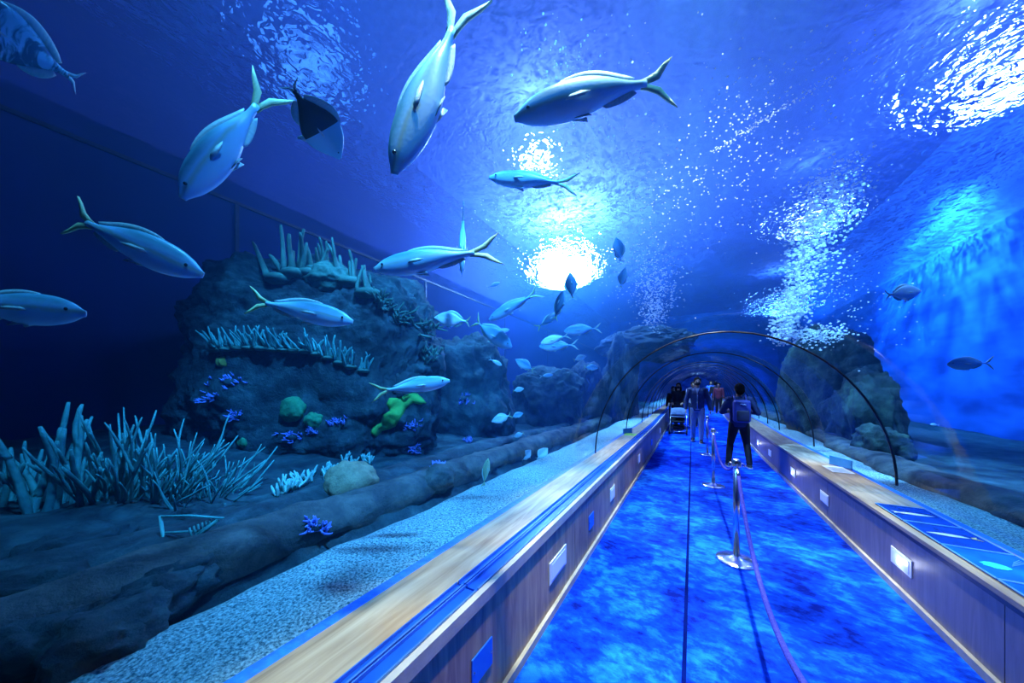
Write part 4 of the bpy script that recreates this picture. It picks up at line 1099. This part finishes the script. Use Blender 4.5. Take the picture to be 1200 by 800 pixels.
    for k in range(2):
        e, w = V(*arms[k][0]), V(*arms[k][1])
        j.tube([sh[k]+V((.03 if k == 0 else -.03), 0, 0), sh[k].lerp(e, .25), sh[k].lerp(e, .6), e, e.lerp(w, .3), e.lerp(w, .7), e.lerp(w, .97)], [.078*s*b, .074*s*b, .064*s*b, .058*s*b, .054*s*b, .046*s*b, .042*s*b], 14)
        j.ball(sh[k], (.08*s*b, .075*s*b, .07*s*b), 14, 10); j.ball(e, .058*s*b, 12, 8)
    fuse(j, voxel, 'jacket', top, t)
    # trousers
    q = MB(); q.ball(V(0, 0, .92), (.158*s, .125*s, .11*s), 18, 12)
    for k in range(2):
        kn, an = V(*legs[k][0]), V(*legs[k][1])
        q.tube([hp[k]+V(0, 0, .04), hp[k].lerp(kn, .35), hp[k].lerp(kn, .8), kn, kn.lerp(an, .3), kn.lerp(an, .7), an+V(0, 0, -.015)], [.098*s, .092*s, .072*s, .065*s, .065*s, .058*s, .055*s], 16)
        q.ball(kn, .066*s, 12, 8)
    fuse(q, voxel, 'trousers', trousers, t)
    for k in range(2):
        an = V(*legs[k][1]); z0 = an.z-.09*s
        sm = MB(); sm.tube([an+V(0, -.045, -.03), an+V(0, -.01, -.045), an+V(0, .06, -.052), an+V(0, .13, -.060), an+V(0, .175, -.066)], [.040*s, .047*s, .043*s, .038*s, .022*s], 14)
        sh_ = fuse(sm, voxel*.8, 'shoe', shoe, t)
        so = MB(); outl = [(x*.046*s, y*s) for x, y in ((-.7, -.09), (.7, -.09), (1, -.04), (.85, .03), (1.0, .11), (.7, .18), (0, .20), (-.7, .18), (-1.0, .11), (-.85, .03), (-1, -.04))]
        so.slab([(an.x+x, an.y+y, z0+.011*s) for x, y in outl], (0, 0, 1), .02*s); so.build('sole', SOLE, sh_, smooth=False)
    return t, s, V, HP, hr
SOLE = mat('pale_shoe_sole', (.4, .4, .45), .7, vary=(.5, .5, .55), bmp=.05)
BLACKC = cloth('black_cloth', (.006, .006, .010)); NAVYC = cloth('navy_jacket', (.010, .022, .085), (.02, .04, .13)); JEANS = cloth('light_grey_jeans', (.26, .32, .42), (.36, .42, .52))
BLUEP = mat('blue_backpack', (.02, .035, .22), .6, vary=(.03, .05, .3), bmp=.3); SHOEB = mat('black_shoe', (.01, .01, .014), .5, vary=(.02, .02, .025), bmp=.1)
DENIM = cloth('dark_denim', (.02, .03, .07)); REDC = cloth('dark_red_jacket', (.12, .015, .03)); PALEC = cloth('pale_top', (.4, .42, .48))
# visitor seen from behind, elbows out, hands up in front
a, s, V, HP, hr = person((.80, 7.66), R(6), 'person in black trousers with a blue backpack seen from behind, right of the rope', 1.64,
    arms=[((-.30, .02, 1.17), (-.20, .22, 1.16)), ((.33, .02, 1.16), (.21, .22, 1.18))], legs=[((-.15, .03, .50), (-.19, .0, .09)), ((.14, .03, .50), (.18, -.02, .09))],
    top=NAVYC, trousers=BLACKC, shoe=SHOEB, head=(.1, -.15), bulk=1.02, palms=[(1, 0, 0), (-1, 0, 0)])
bp = MB(); bp.box(-.145*s, .145*s, -.11*s, .09*s, -.23*s, .23*s)
o = bp.build('backpack', BLUEP, a, smooth=True, bevel=.05); o.location = V(0, -.20, 1.20); o.modifiers['b'].segments = 4
f = MB(); f.box(-.105*s, .105*s, -.035*s, .02*s, -.12*s, .10*s); q = f.build('pocket', mat('dark_pocket', (.004, .006, .03), .7, vary=(.008, .01, .05), bmp=.2), o, bevel=.02); q.location = V(0, -.125, -.08)
f = MB(); f.tube([V(-.05, -.116, .14), V(-.02, -.116, .155), V(.0, -.116, .14), V(.03, -.116, .145), V(.05, -.116, .13)], .008*s, 6); f.build('emblem', M['white'], o)
for x in (-1, 1):
    f = MB(); f.tube([V(x*.09, -.16, 1.40), V(x*.105, -.03, 1.52), V(x*.115, .10, 1.44), V(x*.12, .15, 1.28), V(x*.12, .09, 1.12), V(x*.12, -.10, 1.02)], .018*s, 8); f.build('strap', BLUEP, a)
ph = MB(); ph.box(-.04, .04, -.005, .005, -.075, .075); po = tag(ph.build('phone', SHOEB, None, smooth=False, bevel=.004), 'dark phone held up in front of the person with the backpack', 'phone')
po.location = (.80-.035, 7.66+.32, 1.15)
# man walking towards the camera
b, s, V, HP, hr = person((.12, 10.45), R(178), 'man in a navy jacket and light grey jeans walking towards the camera, face half covered', 1.84,
    arms=[((-.27, .02, 1.13), (-.29, .10, .88)), ((.27, -.02, 1.13), (.27, .06, .89))], legs=[((-.09, .07, .50), (-.09, .08, .09)), ((.10, .0, .50), (.11, -.16, .11))],
    top=NAVYC, trousers=JEANS, shoe=SHOEB, head=(.1, -.1))
f = MB(); f.ball(HP(0, .062, .068), (.062*s, .050*s, .052*s), 16, 10, hr); f.build('face_mask', BLACKC, b)
f = MB(); f.slab([V(-.05, .108, 1.475), V(0, .135, 1.33), V(.05, .108, 1.475)], (0, .9, .35), .03); f.build('shirt_front', PALEC, b, smooth=False)
f = MB(); f.tube([V(0, .142, 1.32), V(0, .135, 1.15), V(0, .130, .90)], .005, 6); f.build('zip', M['steel'], b)
# woman with the stroller
SX, SY = -.42, 12.0
c, s, V, HP, hr = person((SX-.02, SY+.75), R(176), 'woman with long black hair in a black top pushing the stroller', 1.68,
    arms=[((-.25, .10, 1.15), (-.17, .36, 1.05)), ((.25, .10, 1.15), (.17, .36, 1.05))], top=BLACKC, trousers=DENIM, shoe=SHOEB, hair='long', head=(0, -.25), lean=.05, bulk=.92)
f = MB(); f.ball(HP(0, .062, .068), (.06*s, .05*s, .05*s), 16, 10, hr); f.build('face_mask', BLACKC, c)
st = empty('stroller', (SX, SY, zf(SY)), PI); tag(st, 'baby stroller with a grey blue canopy pushed along the left bench', 'stroller')
CAN = mat('grey_blue_canopy', (.10, .16, .28), .8, vary=(.16, .24, .38), bmp=.3)
for x in (-1, 1):
    for nm, pts in (('handle_tube', [(x*.24, -.42, 1.02), (x*.24, -.30, .82), (x*.24, .02, .42), (x*.24, .34, .12)]), ('rear_leg', [(x*.24, -.08, .56), (x*.25, -.22, .30), (x*.26, -.34, .12)])):
        f = MB(); f.tube(pts, .013, 8); f.build(nm, M['steel'], st)
    for yy in (.36, -.34):
        f = MB(); w_ = Matrix.Translation(Vector((x*.25, yy, .10))) @ Matrix.Rotation(PI/2, 4, 'Y')
        f.lathe([(.03, -.018), (.092, -.022), (.10, -.012), (.10, .012), (.092, .022), (.03, .018)], 24, w_); wh = f.build('wheel', SHOEB, st)
        f = MB(); f.lathe([(.0, -.024), (.028, -.024), (.03, .0), (.028, .024), (.0, .024)], 12, w_); f.build('hub', M['steel'], wh)
f = MB(); f.tube([(-.24, -.42, 1.02), (-.2, -.45, 1.05), (.2, -.45, 1.05), (.24, -.42, 1.02)], .017, 10); f.build('handle', BLACKC, st)
f = MB(); vs = []; fs = []
for i in range(9):
    a_ = -.5+2.0*i/8
    for k in range(11):
        x = -.22+.44*k/10; rr = .27*(1-.15*abs(2*k/10-1)**3)
        vs.append((x, .0+rr*math.sin(a_)-.02, .60+rr*math.cos(a_)*1.0))
for i in range(8):
    for k in range(10): q = i*11+k; fs.append((q, q+1, q+12, q+11))
f.add(vs, fs); o = f.build('canopy', CAN, st); sl = o.modifiers.new('s', 'SOLIDIFY'); sl.thickness = .015
f = MB(); f.box(-.20, .20, -.04, .04, -.22, .22, Matrix.Translation(Vector((0, -.10, .62))) @ Matrix.Rotation(.35, 4, 'X')); f.build('seat_back', BLACKC, st, bevel=.02)
f = MB(); f.box(-.20, .20, -.05, .28, .38, .44); f.build('seat', BLACKC, st, bevel=.02)
f = MB(); f.box(-.19, .19, -.25, .22, .14, .28); f.build('basket', BLACKC, st, bevel=.03)
f = MB(); f.tube([(-.25, .36, .10), (.25, .36, .10)], .010, 8); f.build('axle', M['steel'], st); f = MB(); f.tube([(-.26, -.34, .10), (.26, -.34, .10)], .010, 8); f.build('axle', M['steel'], st)
f = MB(); f.tube([(-.22, .20, .58), (-.15, .32, .58), (.15, .32, .58), (.22, .20, .58)], .018, 8); f.build('bumper_bar', CAN, st)
# others further on
person((-.63, 13.4), R(178), 'person in dark clothes beside the left bench behind the stroller', 1.55, top=BLACKC, trousers=BLACKC, shoe=SHOEB, voxel=.016, head=(.3, -.2))
person((.02, 14.2), R(180), 'person in a pale top half hidden behind the woman and the man', 1.72, top=PALEC, trousers=DENIM, shoe=SHOEB, voxel=.016)
person((1.12, 21.5), R(5), 'person in black standing far down the tunnel, leftmost of the distant group', 1.74, top=BLACKC, trousers=BLACKC, shoe=SHOEB, voxel=.018)
person((.98, 23.0), R(185), 'distant person in a blue jacket in the middle of the far group', 1.76, top=cloth('blue_jacket', (.02, .10, .45)), trousers=JEANS, shoe=SHOEB, voxel=.018)
person((1.23, 20.4), R(160), 'distant person in a dark red jacket, right side of the far group', 1.64, top=REDC, trousers=BLACKC, shoe=SHOEB, voxel=.018)
